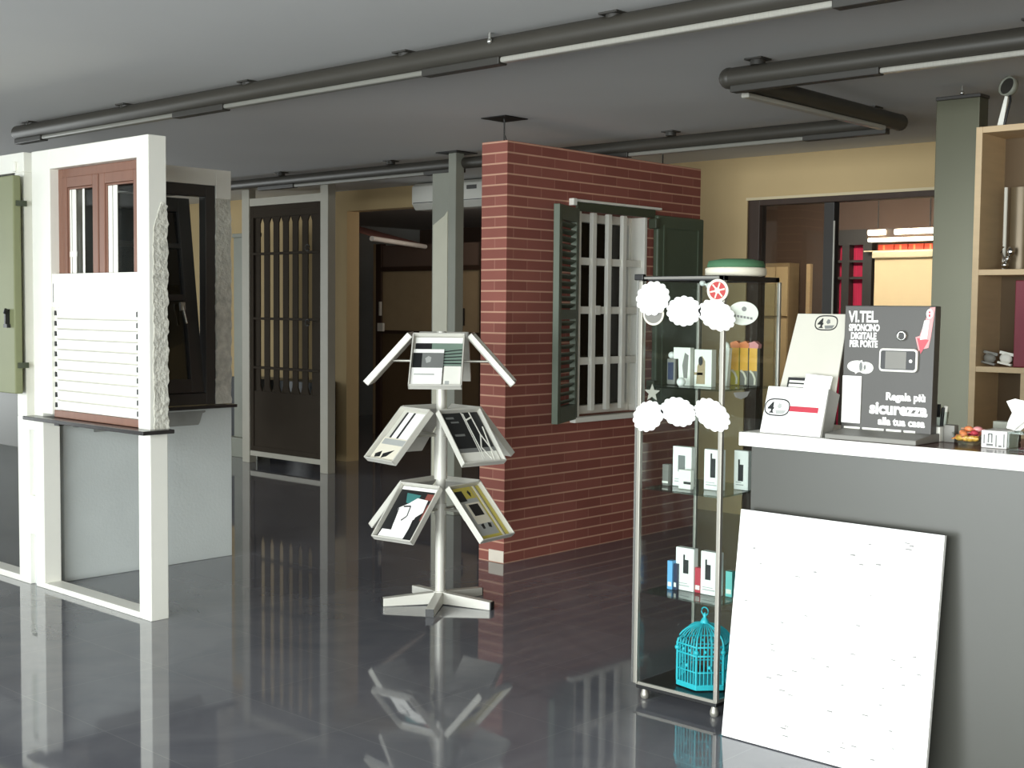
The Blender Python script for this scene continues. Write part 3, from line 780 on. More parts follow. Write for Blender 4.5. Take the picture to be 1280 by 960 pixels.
mb = MB(); mb.box(GX0 - .03, GX0 + .012, GY0 - .012, GY0 + .01, 1.666, 1.69); mb.build('corner_hinge', M['black'], gc, bevel=.003)
for i, (x0, x1, y0, y1) in enumerate(((GX0, GX1, GY0, GY0 + .004), (GX0, GX1, GY1 - .004, GY1), (GX0, GX0 + .004, GY0, GY1), (GX1 - .004, GX1, GY0, GY1))):
    ix, iy = (.012, 0) if x1 - x0 > .1 else (0, .012)
    B(x0 + ix, x1 - ix, y0 + iy, y1 - iy, .066, 1.66).build('pane', M['glass'], gc)
SH = (1.253, .848, .432)
for z in SH: B(GX0 + .012, GX1 - .012, GY0 + .014, GY1 - .012, z - .008, z - .001).build('shelf', M['shelfglass'], gc)
for x, y in ((GX0 + .03, GY0 + .02), (GX1 - .02, GY0 + .02), (GX0 + .03, GY1 - .03), (GX1 - .03, GY1 - .03)):
    mb = MB(); mb.lathe([(.013, 0), (.017, .006), (.017, .018), (.010, .04)], (x, y, 0), 20); mb.build('foot', M['alu_dark'], gc)
mb = MB(); mb.ball((-2.82, 4.15, 1.655), .012); mb.ball((-2.79, 4.16, 1.645), .014, sx=1.4); mb.ball((-2.755, 4.17, 1.625), .012); mb.cyl((-2.82, 4.15, 1.655), (-2.755, 4.17, 1.627), .004); mb.build('clip', M['white2'], gc)


def scallop(cx, cz, a, b, rot=0, n=14):
    p = []
    for i in range(n * 6):
        t = 2 * math.pi * i / (n * 6); r = 1 + .10 * abs(math.sin(n * t / 2)) - .05
        x, z = a * r * math.cos(t), b * r * math.sin(t)
        p.append((cx + x * math.cos(rot) - z * math.sin(rot), cz + x * math.sin(rot) + z * math.cos(rot)))
    return p


YB = GY0 - .004
for x, z, a, b, r, wh in ((-2.996, 1.595, .078, .064, .2, 'upper left paper badge on the cabinet, at its left post'), (-2.849, 1.547, .078, .056, 0, 'upper middle paper badge on the cabinet glass'),
                          (-2.700, 1.533, .082, .054, -.35, 'upper right paper badge, across the right front post of the cabinet'), (-3.010, 1.134, .074, .056, .45, 'lower left paper badge on the cabinet, below the star sticker'),
                          (-2.867, 1.160, .080, .054, -.15, 'lower middle paper badge on the cabinet glass'), (-2.712, 1.158, .082, .054, -.45, 'lower right paper badge, across the right front post above the phone packs')):
    mb = MB(); mb.prism(scallop(x, z, a, b, r), YB - .012, YB - .009, 'y'); mb.prism(scallop(x, z, a * .97, b * .97, r), YB - .0095, YB - .0045, 'y')
    tag(mb.build('paper_badge', M['panelwhite']), 'white scalloped ' + wh, 'badge', 'scalloped paper badges on the cabinet')


def ell(cx, cz, a, b, n=32):
    return [(cx + a * math.cos(2 * math.pi * i / n), cz + b * math.sin(2 * math.pi * i / n)) for i in range(n)]


mb = MB(); mb.prism(ell(-2.998, 1.535, .05, .045), YB - .003, YB, 'y'); mb.mi = 1; mb.prism(ell(-2.998, 1.535, .042, .037), YB - .0035, YB - .001, 'y')
tag(mb.build('round_sticker', [M['cream'], M['midgrey']]), 'grey round sticker half hidden by the upper left white badge', 'sticker')
mb = MB(); mb.prism(ell(-2.697, 1.625, .047, .043), YB - .013, YB - .009, 'y'); mb.mi = 1
mb.prism(ell(-2.697, 1.625, .036, .033), YB - .0136, YB - .012, 'y'); mb.mi = 0
for i in range(6):
    t = math.pi * i / 6 + .2; c, s = math.cos(t), math.sin(t)
    if i % 2 == 0: mb.prism([(-2.697 + .033 * c - .003 * s, 1.625 + .030 * s + .003 * c), (-2.697 - .033 * c - .003 * s, 1.625 - .030 * s + .003 * c), (-2.697 - .033 * c + .003 * s, 1.625 - .030 * s - .003 * c), (-2.697 + .033 * c + .003 * s, 1.625 + .030 * s - .003 * c)], YB - .0142, YB - .013, 'y')
mb.mi = 2; mb.prism(ell(-2.697, 1.625, .012, .011), YB - .0148, YB - .014, 'y')
tag(mb.build('round_sign', [M['cream'], M['redseal'], M['greenoval']]), 'small round red and cream sign at the top right of the cabinet', 'sign')
mb = MB(); mb.T = Matrix.Translation((-2.612, 4.112, 1.541)) @ Matrix.Rotation(math.radians(34), 4, 'Z')
mb.prism(ell(0, 0, .056, .044), 0, .004, 'y'); mb.mi = 1
mb.prism(ell(.004, .016, .009, .009, 12), -.0006, 0, 'y')
for i in range(6): mb.prism([(-.034 + i * .012, -.004 - i * .002), (-.025 + i * .012, -.005 - i * .002), (-.025 + i * .012, -.014 - i * .002), (-.034 + i * .012, -.012 - i * .002)], -.0006, 0, 'y')
mb.mi = 0; mb.cyl((-.05, .002, .0), (-.060, .004, .0), .003)
tag(mb.build('oval_sign', [M['greenoval'], M['grey_ink']]), 'pale oval sign with dark mark on the right side of the cabinet', 'sign')
mb = MB(); mb.prism([(-2.998 + (.04 if i % 2 == 0 else .017) * math.sin(math.pi * i / 5), 1.226 + (.036 if i % 2 == 0 else .015) * math.cos(math.pi * i / 5)) for i in range(10)], YB - .003, YB, 'y')
tag(mb.build('star_sticker', M['colgrey']), 'pale grey star sticker on the left of the cabinet front', 'sticker')
mb = MB(); mb.prism([(4.16, 1.24), (4.27, 1.24), (4.255, 1.222), (4.215, 1.212), (4.175, 1.222)], GX1 + .002, GX1 + .004, 'x')
tag(mb.build('curved_sticker', M['lightgrey_ink']), 'pale half-moon sticker under the orange packs on the cabinet side', 'sticker')
gp = thing('round_tin', 'flat round tin with white rim and green top lying on the cabinet', 'tin', (-2.755, 4.28, 1.683))
mb = MB(); mb.lathe([(.10, 1.683), (.118, 1.688), (.118, 1.712), (.112, 1.716)], (-2.755, 4.28, 0), 36); mb.build('rim', M['cream'], gp)
mb = MB(); mb.lathe([(.108, 1.7165), (.112, 1.722), (.105, 1.742), (.06, 1.75)], (-2.755, 4.28, 0), 36); mb.build('green_top', M['greenplate'], gp)

# upper shelf
z = SH[0]
t = thing('slim_device', 'slim grey device with bright round top on the upper cabinet shelf', 'device', (-3.005, 4.22, z))
mb = B(-3.025, -2.985, 4.21, 4.23, z, z + .105); mb.build('body', M['midgrey'], t, bevel=.005)
mb = B(-3.018, -2.992, 4.2085, 4.2105, z + .02, z + .09); mb.build('window', M['navy'], t)
mb = MB(); mb.ball((-3.008, 4.22, z + .118), .014); mb.build('round_top', M['white2'], t)
mb = MB(); mb.prism([(-2.985, z + .15), (-2.985, z + .105), (-2.962, z + .105), (-2.958, z), (-2.905, z), (-2.905, z + .15)], 4.20, 4.225, 'y'); mb.mi = 1; mb.prism([(-2.935, z + .03), (-2.918, z + .03), (-2.914, z + .12), (-2.93, z + .13), (-2.942, z + .08)], 4.1985, 4.2, 'y')
tag(mb.build('white_stand', [M['card'], M['midgrey']]), 'white upright card stand with stepped left side on the upper cabinet shelf', 'stand')
mb = B(-2.885, -2.805, 4.20, 4.23, z, z + .145); mb.mi = 1; mb.prism([(-2.875, z + .01), (-2.835, z + .01), (-2.835, z + .10), (-2.85, z + .12), (-2.87, z + .08)], 4.1985, 4.2, 'y'); mb.box(-2.885, -2.845, 4.1985, 4.2, z + .045, z + .055)
mb.mi = 2; mb.prism(ell(-2.855, z + .1, .01, .018, 14), 4.1975, 4.199, 'y')
tag(mb.build('product_box', [M['card'], M['taupe'], M['ink']]), 'white and tan product box on the upper shelf beside the stepped stand', 'box')
mb = MB(); mb.ball((-2.905, 4.14, z + .018), .018); tag(mb.build('white_ball', M['white2']), 'small white ball in front of the tan product box on upper shelf', 'ball')
mb = MB(); mb.prism([(-2.83, z), (-2.80, z), (-2.79, z + .15), (-2.835, z + .155), (-2.84, z + .1)], 4.30, 4.32, 'y'); mb.ball((-2.815, 4.31, z + .155), .02, sy=.6); tag(mb.build('white_figurine', M['card']), 'white upright figurine behind the right front post of the cabinet', 'figurine')
for i, (x, lb) in enumerate(((-2.822, 'nearest the white figurine'), (-2.779, 'in the middle of the three'), (-2.737, 'furthest right of the three'))):
    t = thing('orange_pack', 'orange topped pack with amber window on the upper shelf, ' + lb, 'pack', (x, 4.40, z), 'orange packs on the upper shelf')
    mb = B(x - .019, x + .019, 4.39, 4.41, z + .0, z + .15); mb.build('card', M['midgrey'] if i else M['yellow'], t, bevel=.002)
    mb = B(x - .018, x + .018, 4.3885, 4.39, z + .06, z + .15); mb.build('amber_window', M['amber'], t)
    mb = MB(); mb.prism([(x - .02, z + .15), (x + .022, z + .15), (x + .024, z + .165), (x + .005, z + .178), (x - .022, z + .17)], 4.388, 4.412, 'y'); mb.build('top_flap', M['orange'] if i < 2 else M['pink'], t)
    mb = MB(); mb.tube([(x - .012, 4.388, z + .06), (x + .002, 4.387, z + .05), (x + .012, 4.387, z + .03), (x + .011, 4.387, z + .005)], .005); mb.build('ribbon', M['cream'], t)


def pack(x0, x1, y, z0, z1, lb, dev, name='phone_pack', tilt=0):
    t = thing(name, lb, 'package', ((x0 + x1) / 2, y, z0), 'white product packs in the cabinet')
    B(x0, x1, y, y + .03, z0, z1).build('carton', M['paper'], t, bevel=.002)
    mb = MB(); a, b, c, d, ant = dev
    mb.box(a, b, y - .0015, y, c, d)
    if ant: mb.box(a, a + (b - a) * .3, y - .0015, y, d, d + .02)
    mb.build('printed_device', M['ink'] if ant else M['grey_ink'], t)
    mb = MB(); mb.mi = 0
    mb.box(x0 + .01, x1 - .02, y - .001, y, z0 + .018, z0 + .022); mb.box(x0 + .01, x1 - .03, y - .001, y, z0 + .028, z0 + .031)
    mb.build('printed_lines', M['lightgrey_ink'], t)
    return t


z = SH[1]
pack(-2.995, -2.905, 4.22, z, z + .16, 'white product pack at the left of the cabinet middle shelf', (-2.968, -2.935, z + .06, z + .125, 0))
pack(-2.845, -2.765, 4.22, z, z + .16, 'white product pack with tall black device in the middle of the middle shelf', (-2.815, -2.792, z + .05, z + .125, 1))
pack(-2.765, -2.70, 4.31, z, z + .155, 'white product pack at the right side glass of the middle shelf', (-2.745, -2.722, z + .035, z + .10, 1))
mb = B(-3.03, -3.002, 4.20, 4.225, z, z + .085); mb.mi = 1; mb.box(-3.03, -3.002, 4.1985, 4.2, z + .01, z + .018)
tag(mb.build('small_carton', [M['midgrey'], M['card']]), 'small dark grey carton at the far left of the middle cabinet shelf', 'carton')
mb = B(-2.93, -2.872, 4.17, 4.19, z, z + .075); mb.mi = 1; mb.box(-2.905, -2.872, 4.1685, 4.17, z + .02, z + .03)
tag(mb.build('small_carton', [M['card'], M['ink']]), 'small low white carton in front of the left pack on middle shelf', 'carton')
z = SH[2]
pack(-2.972, -2.885, 4.22, z, z + .172, 'white product pack behind the blue carton on the lowest cabinet shelf', (-2.935, -2.91, z + .07, z + .125, 1))
pack(-2.852, -2.765, 4.22, z, z + .172, 'white product pack between the red and turquoise cartons on lowest shelf', (-2.83, -2.805, z + .06, z + .12, 1))
for x0, x1, y, h, m, lb in ((-2.998, -2.974, 4.20, .115, 'blue', 'light blue carton at the left of the lowest cabinet shelf'), (-2.972, -2.955, 4.205, .105, 'navy', 'dark blue carton beside the light blue one on lowest shelf'),
                          (-2.882, -2.856, 4.225, .10, 'red', 'red carton between the two white packs on lowest shelf'), (-2.755, -2.725, 4.25, .10, 'teal_box', 'turquoise carton at the right of the lowest cabinet shelf')):
    mb = B(x0, x1, y, y + .025, z, z + h); mb.mi = 1; mb.box(x0 + .003, x1 - .003, y - .001, y, z + .012, z + .03)
    tag(mb.build('small_carton', [M[m], M['card']], bevel=.002), lb, 'carton')

# bird cage
CX, CY, CZ0 = -2.845, 4.245, .0665
bc = thing('bird_cage', 'turquoise hexagonal wire bird cage at the bottom of the glass cabinet', 'bird cage', (CX, CY, CZ0))
RC = .108
A0 = math.radians(-72)
hexp = [(CX + RC * math.cos(A0 + math.pi / 3 * k), CY + RC * math.sin(A0 + math.pi / 3 * k)) for k in range(6)]
mb = MB(); mb.prism([(CX + (x - CX) * 1.04, CY + (y - CY) * 1.04) for x, y in hexp], CZ0, CZ0 + .022, 'z'); mb.build('base_tray', M['cyan'], bc, bevel=.003)
mb = MB()
for zz, r in ((CZ0 + .07, .003), (CZ0 + .135, .004), (CZ0 + .17, .004)):
    mb.tube([(x, y, zz) for x, y in hexp], r, closed=True)
mb.build('hoops', M['cyan'], bc)
mb = MB()
for k in range(6):
    (x0, y0), (x1, y1) = hexp[k], hexp[(k + 1) % 6]
    mb.cyl((x0, y0, CZ0 + .02), (x0, y0, CZ0 + .175), .005)
    for j in range(1, 7):
        f = j / 7; x, y = x0 + (x1 - x0) * f, y0 + (y1 - y0) * f
        mb.cyl((x, y, CZ0 + .02), (x, y, CZ0 + .17), .0022, n=6)
mb.build('bars', M['cyan'], bc)
mb = MB()
for k in range(6):
    (x0, y0), (x1, y1) = hexp[k], hexp[(k + 1) % 6]
    for j in range(0, 7, 1):
        f = j / 7; x, y = x0 + (x1 - x0) * f, y0 + (y1 - y0) * f
        pts = [(CX + (x - CX) * math.cos(a) , CY + (y - CY) * math.cos(a), CZ0 + .17 + .075 * math.sin(a)) for a in [i * math.pi / 2 * .93 / 7 for i in range(8)]]
        mb.tube(pts, .004 if j == 0 else .0022, n=6)
mb.build('dome', M['cyan'], bc)
mb = MB(); mb.lathe([(.014, CZ0 + .24), (.018, CZ0 + .25), (.012, CZ0 + .262), (.006, CZ0 + .268), (.009, CZ0 + .278), (.001, CZ0 + .288)], (CX, CY, 0), 16)
mb.tube([(CX + .016 * math.cos(a), CY, CZ0 + .292 + .016 * math.sin(a)) for a in [i * math.pi / 8 for i in range(16)]], .0025, n=6, closed=True); mb.build('finial', M['cyan'], bc)
mb = MB()
for k in range(6):
    (x0, y0), (x1, y1) = hexp[k], hexp[(k + 1) % 6]
    mb.ball((x0, y0, CZ0 + .15), .011)
    for f in (.33, .67):
        x, y = x0 + (x1 - x0) * f, y0 + (y1 - y0) * f
        mb.ball((x, y, CZ0 + .152), .007)
    xm, ym = (x0 + x1) / 2, (y0 + y1) / 2
    mb.T = Matrix(); mb.ball((xm, ym, CZ0 + .09), .008)
mb.build('ornaments', M['cyan'], bc)

# ------------------------------------------------------------------ things on the counter
LN = math.radians(17)
bh = thing('leaflet_holder', 'white card leaflet holder with tall back at the left end of the counter', 'leaflet holder', (-2.36, 4.14, CT))
HT = Matrix.Translation((-2.505, 4.07, CT + .0005)) @ Matrix.Rotation(math.radians(-2), 4, 'Z') @ Matrix.Rotation(-LN, 4, 'X')   # local x across, z up the leaning face
mb = MB(); mb.T = HT @ Matrix.Translation((0, .06, 0)); mb.prism([(.0, .03), (.245, .03), (.238, .475), (.027, .475)], 0, .008, 'y'); mb.build('back_panel', M['holdercard'], bh, bevel=.002)
mb = MB(); mb.T = HT; mb.box(0, .25, 0, .006, .003, .178); mb.prism([(.006, .003), (.07, .022), (.07, .178), (.006, .178)], 0, .004, 'x'); mb.build('pocket', M['paper'], bh, bevel=.002)
mb = MB(); mb.T = HT; mb.prism([(.006, .003), (.07, .022), (.075, .178), (.0, .178)], .25, .254, 'x'); o = mb.build('side', M['midgrey'], bh)


def ring_logo(T, s):
    mb = MB(); mb.T = T
    n = 40
    oval = lambda a, b, i: (a * math.copysign(abs(math.cos(2 * math.pi * i / n)) ** .6, math.cos(2 * math.pi * i / n)), b * math.copysign(abs(math.sin(2 * math.pi * i / n)) ** .8, math.sin(2 * math.pi * i / n)))
    out = [oval(1 * s, .62 * s, i) for i in range(n)]; inn = [oval(.92 * s, .53 * s, i) for i in range(n)]
    for i in range(n):
        j = (i + 1) % n
        mb.add([(*out[i], 0), (*out[j], 0), (*inn[j], 0), (*inn[i], 0), (*out[i], .0006), (*out[j], .0006), (*inn[j], .0006), (*inn[i], .0006)], [(0, 1, 2, 3), (4, 5, 6, 7), (0, 1, 5, 4), (2, 3, 7, 6)])
    mb.text('4', .95 * s, -.72 * s, -.33 * s, .0004, bold=.03 * s)
    mb.prism([(-.62 * s, -.42 * s), (-.2 * s, -.42 * s), (-.3 * s, -.32 * s), (-.52 * s, -.32 * s)], .0002, .0008)
    mb.mi = 1
    mb.prism([(.0, .05 * s), (.1 * s, .3 * s), (.3 * s, .25 * s), (.35 * s, .0), (.15 * s, -.1 * s)], .0002, .0008)
    mb.prism([(-.1 * s, -.22 * s), (.75 * s, -.18 * s), (.6 * s, -.44 * s), (.0, -.48 * s)], .0002, .0008)
    return mb


FL = Matrix.Rotation(math.radians(90), 4, 'X')     # text plane (x right, y up) onto a face looking to -y
ring_logo(HT @ Matrix.Translation((.055, -.0006, .10)) @ FL, .053).build('logo', [M['ink'], M['lightgrey_ink']], bh)
ring_logo(HT @ Matrix.Translation((.155, .0594, .44)) @ FL, .047).build('logo', [M['ink'], M['grey_ink']], bh)
mb = MB(); mb.T = HT; mb.box(.108, .225, -.0012, .0, .088, .108); mb.build('red_band', M['red'], bh)
mb = MB(); mb.T = HT @ Matrix.Translation((0, .03, 0)); mb.box(.058, .14, 0, .004, .05, .222); mb.mi = 1; mb.box(.066, .13, -.001, 0, .203, .211); mb.box(.066, .13, -.001, 0, .186, .197)
tag(mb.build('leaflet', [M['ink'], M['card']]), 'black leaflet with white lines in the pocket of the leaflet holder', 'leaflet')
mb = MB(); mb.T = HT @ Matrix.Translation((0, .02, 0)) @ Matrix.Rotation(math.radians(3), 4, 'Y'); mb.box(.124, .232, 0, .004, .06, .242)
tag(mb.build('leaflet', M['paper']), 'plain white leaflet standing at the right of the holder pocket', 'leaflet')

vd = thing('door_viewer_display', 'dark grey display stand lettered VI.TEL. for a digital door viewer', 'display stand', (-2.085, 4.15, CT))
VT = Matrix.Translation((-2.246, 4.195, CT)) @ Matrix.Rotation(math.radians(-1.5), 4, 'X')
VF = VT @ FL
mb = MB(); mb.T = VT; mb.box(0, .338, 0, .045, .018, .468); mb.build('panel', M['darkpanel'], vd, bevel=.003)
mb = MB(); mb.prism([(4.065, CT + .0005), (4.25, CT + .0005), (4.25, CT + .03), (4.19, CT + .03), (4.065, CT + .018)], -2.238, -1.90, 'x'); mb.build('base', M['midgrey'], vd, bevel=.003)
mb = MB(); mb.T = VF
mb.text('VI.TEL.', .055, .016, .410, .0002, bold=.0016, width=.115)
mb.text('SPIONCINO', .032, .018, .379, .0002, bold=.0015, width=.118)
mb.text('DIGITALE', .032, .026, .350, .0002, bold=.0015, width=.098)
mb.text('PER PORTE', .032, .022, .322, .0002, bold=.0015, width=.108)
mb.build('title_lettering', M['paper'], vd)
mb = MB(); mb.T = VF
mb.text('Regala più', .036, .315, .140, .0002, bold=.0016, align='RIGHT')
mb.text('sicurezza', .058, .322, .090, .0002, bold=.0026, align='RIGHT')
mb.text('alla tua casa', .036, .315, .052, .0002, bold=.0016, align='RIGHT')
mb.build('slogan_lettering', M['paper'], vd)
mb = MB(); mb.T = VF
for i, (a, b) in enumerate(((0.0, .05), (.055, .12), (.125, .17), (.175, .21))): mb.box(.012 + a * 1.3, .012 + b * 1.3 - .003, .028, .037, 0, .0004)
for a, b in ((.015, .10), (.11, .25)): mb.box(a, b * 1.2, .0225, .0255, 0, .0004)
mb.build('small_print', M['card'], vd)
mb = MB(); mb.T = VF; mb.box(.003, .076, .05, .218, 0, .006); mb.build('leaflet_pad', M['paper'], vd, bevel=.001)
mb = MB(); mb.T = VF
for c, h, ww in ((.055, .252, .038), (.088, .248, .030)): mb.prism(ell(c, h, ww, .021, 20), .0, .0012)
mb.prism([(.03, .262), (.075, .275), (.07, .24), (.05, .225)], 0, .001); mb.build('badge_print', M['card'], vd)
mb = MB(); mb.T = VF; mb.prism(ell(.070, .252, .006, .016, 12), .0012, .0018); mb.prism(ell(.085, .25, .004, .008, 12), .0012, .0018); mb.build('badge_mark', M['grey_ink'], vd)
mb = MB(); mb.T = VF; mb.lathe([(.018, 0), (.018, .012), (.010, .012), (.010, .004)], (.222, .364, 0), 24); mb.build('viewer_ring', M['steel'], vd)
mb = MB(); mb.T = VF; mb.lathe([(.0095, .0002), (.0095, .008)], (.222, .364, 0), 20); mb.build('viewer_lens', M['black'], vd)
rr_ = lambda x0, x1, y0, y1, r: [(cx + r * math.cos(a), cy + r * math.sin(a)) for cx, cy, s0 in ((x1 - r, y1 - r, 0), (x0 + r, y1 - r, 90), (x0 + r, y0 + r, 180), (x1 - r, y0 + r, 270)) for a in [math.radians(s0 + k * 22.5) for k in range(5)]]
mb = MB(); mb.T = VF; mb.prism(rr_(.143, .285, .238, .320, .014), 0, .012); o = mb.build('monitor', M['alu_paint'], vd, bevel=.002)
mb = MB(); mb.T = VF; mb.prism(rr_(.150, .278, .246, .312, .008), .0122, .0135); mb.build('monitor_face', M['black'], vd)
mb = MB(); mb.T = VF; mb.box(.168, .245, .249, .309, .0137, .0142); mb.build('monitor_screen', M['midgrey'], vd)
mb = MB(); mb.T = VF; mb.prism(ell(.262, .277, .006, .006, 12), .0137, .015); mb.build('monitor_button', M['alu'], vd)
mb = MB(); mb.T = VF; mb.prism([(.318, .462), (.337, .464), (.325, .36), (.318, .325), (.292, .318), (.283, .298 + .015), (.27, .36), (.285, .365)][::-1], 0, .0015); mb.build('red_arrow', M['pink'], vd)
mb = MB(); mb.T = VF; mb.prism([(.276, .358), (.318, .352), (.291, .303)], .0015, .0022); mb.build('arrow_tip', M['red'], vd)
mb = MB(); mb.T = VF
mb.prism([(.300, .418), (.318, .42), (.312, .355), (.287, .352)], .0017, .0024)
mb.prism(ell(.318, .441, .012, .017, 16), .0017, .0024); mb.build('arrow_print', M['paper'], vd)
mb = MB(); mb.T = VF; mb.prism(ell(.318, .446, .004, .004, 10), .0024, .003); mb.prism(ell(.318, .435, .004, .005, 10), .0024, .003); mb.build('arrow_mark', M['red'], vd)

# small things to the right on the counter
t = thing('plastic_cup', 'clear plastic cup of small parts behind the right edge of the dark display', 'cup', (-1.93, 4.33, CT))
mb = MB(); mb.lathe([(.022, CT + .001), (.028, CT + .1), (.026, CT + .1), (.020, CT + .004)], (-1.935, 4.33, 0), 20); mb.build('cup', M['glass'], t)
mb = MB(); mb.cyl((-1.94, 4.33, CT + .005), (-1.945, 4.33, CT + .125), .009); mb.cyl((-1.928, 4.335, CT + .005), (-1.918, 4.335, CT + .12), .007); mb.build('white_sticks', M['card'], t)
mb = MB(); mb.cyl((-1.93, 4.325, CT + .02), (-1.922, 4.32, CT + .115), .006); mb.box(-1.95, -1.935, 4.32, 4.33, CT + .08, CT + .125); mb.build('dark_sticks', M['ink'], t)
tag(B(-1.945, -1.90, 4.25, 4.29, CT + .0005, CT + .052).build('white_cube', M['card'], bevel=.002), 'small white cube in front of the plastic cup on the counter', 'box')
tag(B(-1.893, -1.855, 4.265, 4.30, CT + .0005, CT + .06).build('grey_cube', M['midgrey'], bevel=.002), 'small grey cube between the white cube and the sweets bowl', 'box')
bw2 = thing('sweets_bowl', 'small glass bowl of red and yellow sweets on the counter', 'bowl', (-1.79, 4.25, CT))
mb = MB(); mb.lathe([(.03, CT + .001), (.05, CT + .012), (.062, CT + .04), (.059, CT + .04), (.047, CT + .014), (.001, CT + .006)], (-1.79, 4.25, 0), 28); mb.build('bowl', M['glass'], bw2)
rr = random.Random(11)
cols = ['red', 'orange', 'amber', 'pink', 'orange', 'amber', 'red', 'orange', 'amber', 'amber', 'red', 'orange', 'orange']
nm = dict(red='red', orange='orange', amber='yellow', pink='pink')
for i, c in enumerate(cols):
    a = i * 2.4; r = .012 + .026 * math.sqrt(i / 13); zz = CT + .022 + (.018 if i < 5 else 0.004) + .012 * (i % 2)
    if c == 'amber': a = -math.pi / 2 + (i % 5 - 2) * .4; r = .036; zz = CT + .024
    x, y = -1.79 + r * math.cos(a), 4.25 + r * math.sin(a)
    mb = MB(); mb.T = Matrix.Translation((x, y, zz)) @ Matrix.Rotation(rr.uniform(0, 3), 4, 'Z') @ Matrix.Rotation(rr.uniform(-.4, .4), 4, 'Y')
    mb.ball((0, 0, 0), .013, sx=1.3, sz=.8, n=10)
    mb.prism([(.014, 0), (.026, .009), (.026, -.009)], -.001, .001); mb.prism([(-.014, 0), (-.026, -.009), (-.026, .009)], -.001, .001)
    tag(mb.build('sweet', M[c]), nm[c] + ' wrapped sweet in the glass bowl', 'sweet', nm[c] + ' sweets in the bowl')
wt = thing('tissue_box', 'white box with dark lettering-like marks holding a tissue, right end of counter', 'tissue box', (-1.69, 4.23, CT))
B(-1.73, -1.645, 4.19, 4.29, CT + .0005, CT + .058).build('carton', M['paper'], wt, bevel=.002)
mb = MB()
for x0, x1, z0, z1 in ((-1.722, -1.718, .015, .045), (-1.712, -1.690, .008, .015), (-1.708, -1.703, .018, .048), (-1.697, -1.692, .018, .048), (-1.706, -1.694, .045, .05), (-1.682, -1.678, .006, .045), (-1.672, -1.662, .006, .012), (-1.656, -1.652, .006, .05)):
    mb.box(x0, x1, 4.1885, 4.1905, CT + z0, CT + z1)
mb.build('dark_print', M['grey_ink'], wt)
mb = MB()
pts = [(-1.665, .066), (-1.66, .09), (-1.648, .118), (-1.668, .155), (-1.64, .165), (-1.60, .158), (-1.575, .12), (-1.61, .09), (-1.64, .062)]
mb.prism([(x, CT + zz) for x, zz in pts], 4.235, 4.238, 'y'); mb.prism([(x + .01, CT + zz - .006) for x, zz in pts], 4.255, 4.258, 'y'); mb.build('tissue', M['paper'], wt)
t = tag(B(-1.775, -1.70, 4.36, 4.46, CT + .0005, CT + .03).build('black_case', M['black'], bevel=.005), 'flat black case behind the tissue box', 'case')
tag(B(-1.77, -1.70, 4.38, 4.42, CT + .031, CT + .075).build('grey_box', M['colgrey'], bevel=.003), 'small grey box resting on the flat black case', 'box')
mb = MB(); frame2(mb, -1.63, -1.54, CT + .001, CT + .06, .005, 4.16, 4.24); mb.box(-1.63, -1.54, 4.16, 4.24, CT + .056, CT + .06)
tag(mb.build('clear_holder', M['shelfglass']), 'clear plastic holder at the right edge beside the tissue box', 'holder')

# ------------------------------------------------------------------ pillar and shelf unit behind the counter
tw = thing('grey_pillar', 'tall grey metallic pillar behind the counter, hung from a rod', 'pillar', (-2.8, 6.415, 0))
B(-2.912, -2.686, 6.36, 6.47, .002, 2.63).build('body', M['tower'], tw, bevel=.004)
B(-2.916, -2.682, 6.356, 6.474, 2.63, 2.648).build('cap', M['darkgrey'], tw, bevel=.004)
mb = MB(); mb.cyl((-2.80, 6.41, 2.648), (-2.80, 6.41, CZ), .006); mb.ball((-2.80, 6.41, 2.665), .012); mb.build('hanging_rod', M['steel'], tw)
SX0, SX1, SY0, SY1, SZ = -2.632, -1.0, 6.2, 6.5, 2.455
su = thing('shelf_unit', 'pale edged shelf unit with brown back at the right edge', 'shelf unit', (-1.8, 6.35, 0))
B(SX0, SX0 + .032, SY0, SY1, 0, SZ).build('side_board', M['shelfwood'], su, bevel=.002)
B(SX1 - .03, SX1, SY0, SY1, 0, SZ).build('side_board', M['shelfwood'], su, bevel=.002)
B(SX0 + .032, SX1 - .03, SY0, SY1, SZ - .03, SZ).build('top_board', M['shelfwood'], su, bevel=.002)
B(SX0 + .032, SX1 - .03, SY1 - .012, SY1, 0, SZ - .03).build('back_board', M['shelfback'], su)
for z in (1.735, 1.262, .80, .35): B(SX0 + .032, SX1 - .03, SY0, SY1 - .012, z, z + .028).build('shelf', M['shelfwood'], su, bevel=.002)
B(-2.385, -2.357, SY0 + .02, SY1 - .012, .828, 1.262).build('divider', M['shelfwood'], su)
z0 = 1.7645
mb = MB(); mb.cyl((-2.46, 6.36, z0), (-2.46, 6.36, z0 + .40), .055, n=24); mb.mi = 1; mb.cyl((-2.515, 6.30, z0), (-2.515, 6.30, z0 + .40), .009, n=12)
tag(mb.build('metal_tube', [M['bronze'], M['holdercard']]), 'upright grey tube with pale rod on the top shelf at right', 'tube')
mb = MB(); mb.ball((-2.49, 6.25, z0 + .02), .018); mb.ball((-2.478, 6.25, z0 + .05), .014); mb.ball((-2.465, 6.255, z0 + .085), .02, sz=1.2); mb.tube([(-2.49, 6.25, z0 + .04), (-2.51, 6.25, z0 + .08), (-2.50, 6.25, z0 + .11)], .006)
tag(mb.build('chrome_ornament', M['chrome']), 'small chrome ornament at the foot of the grey tube', 'ornament')
z0 = 1.29
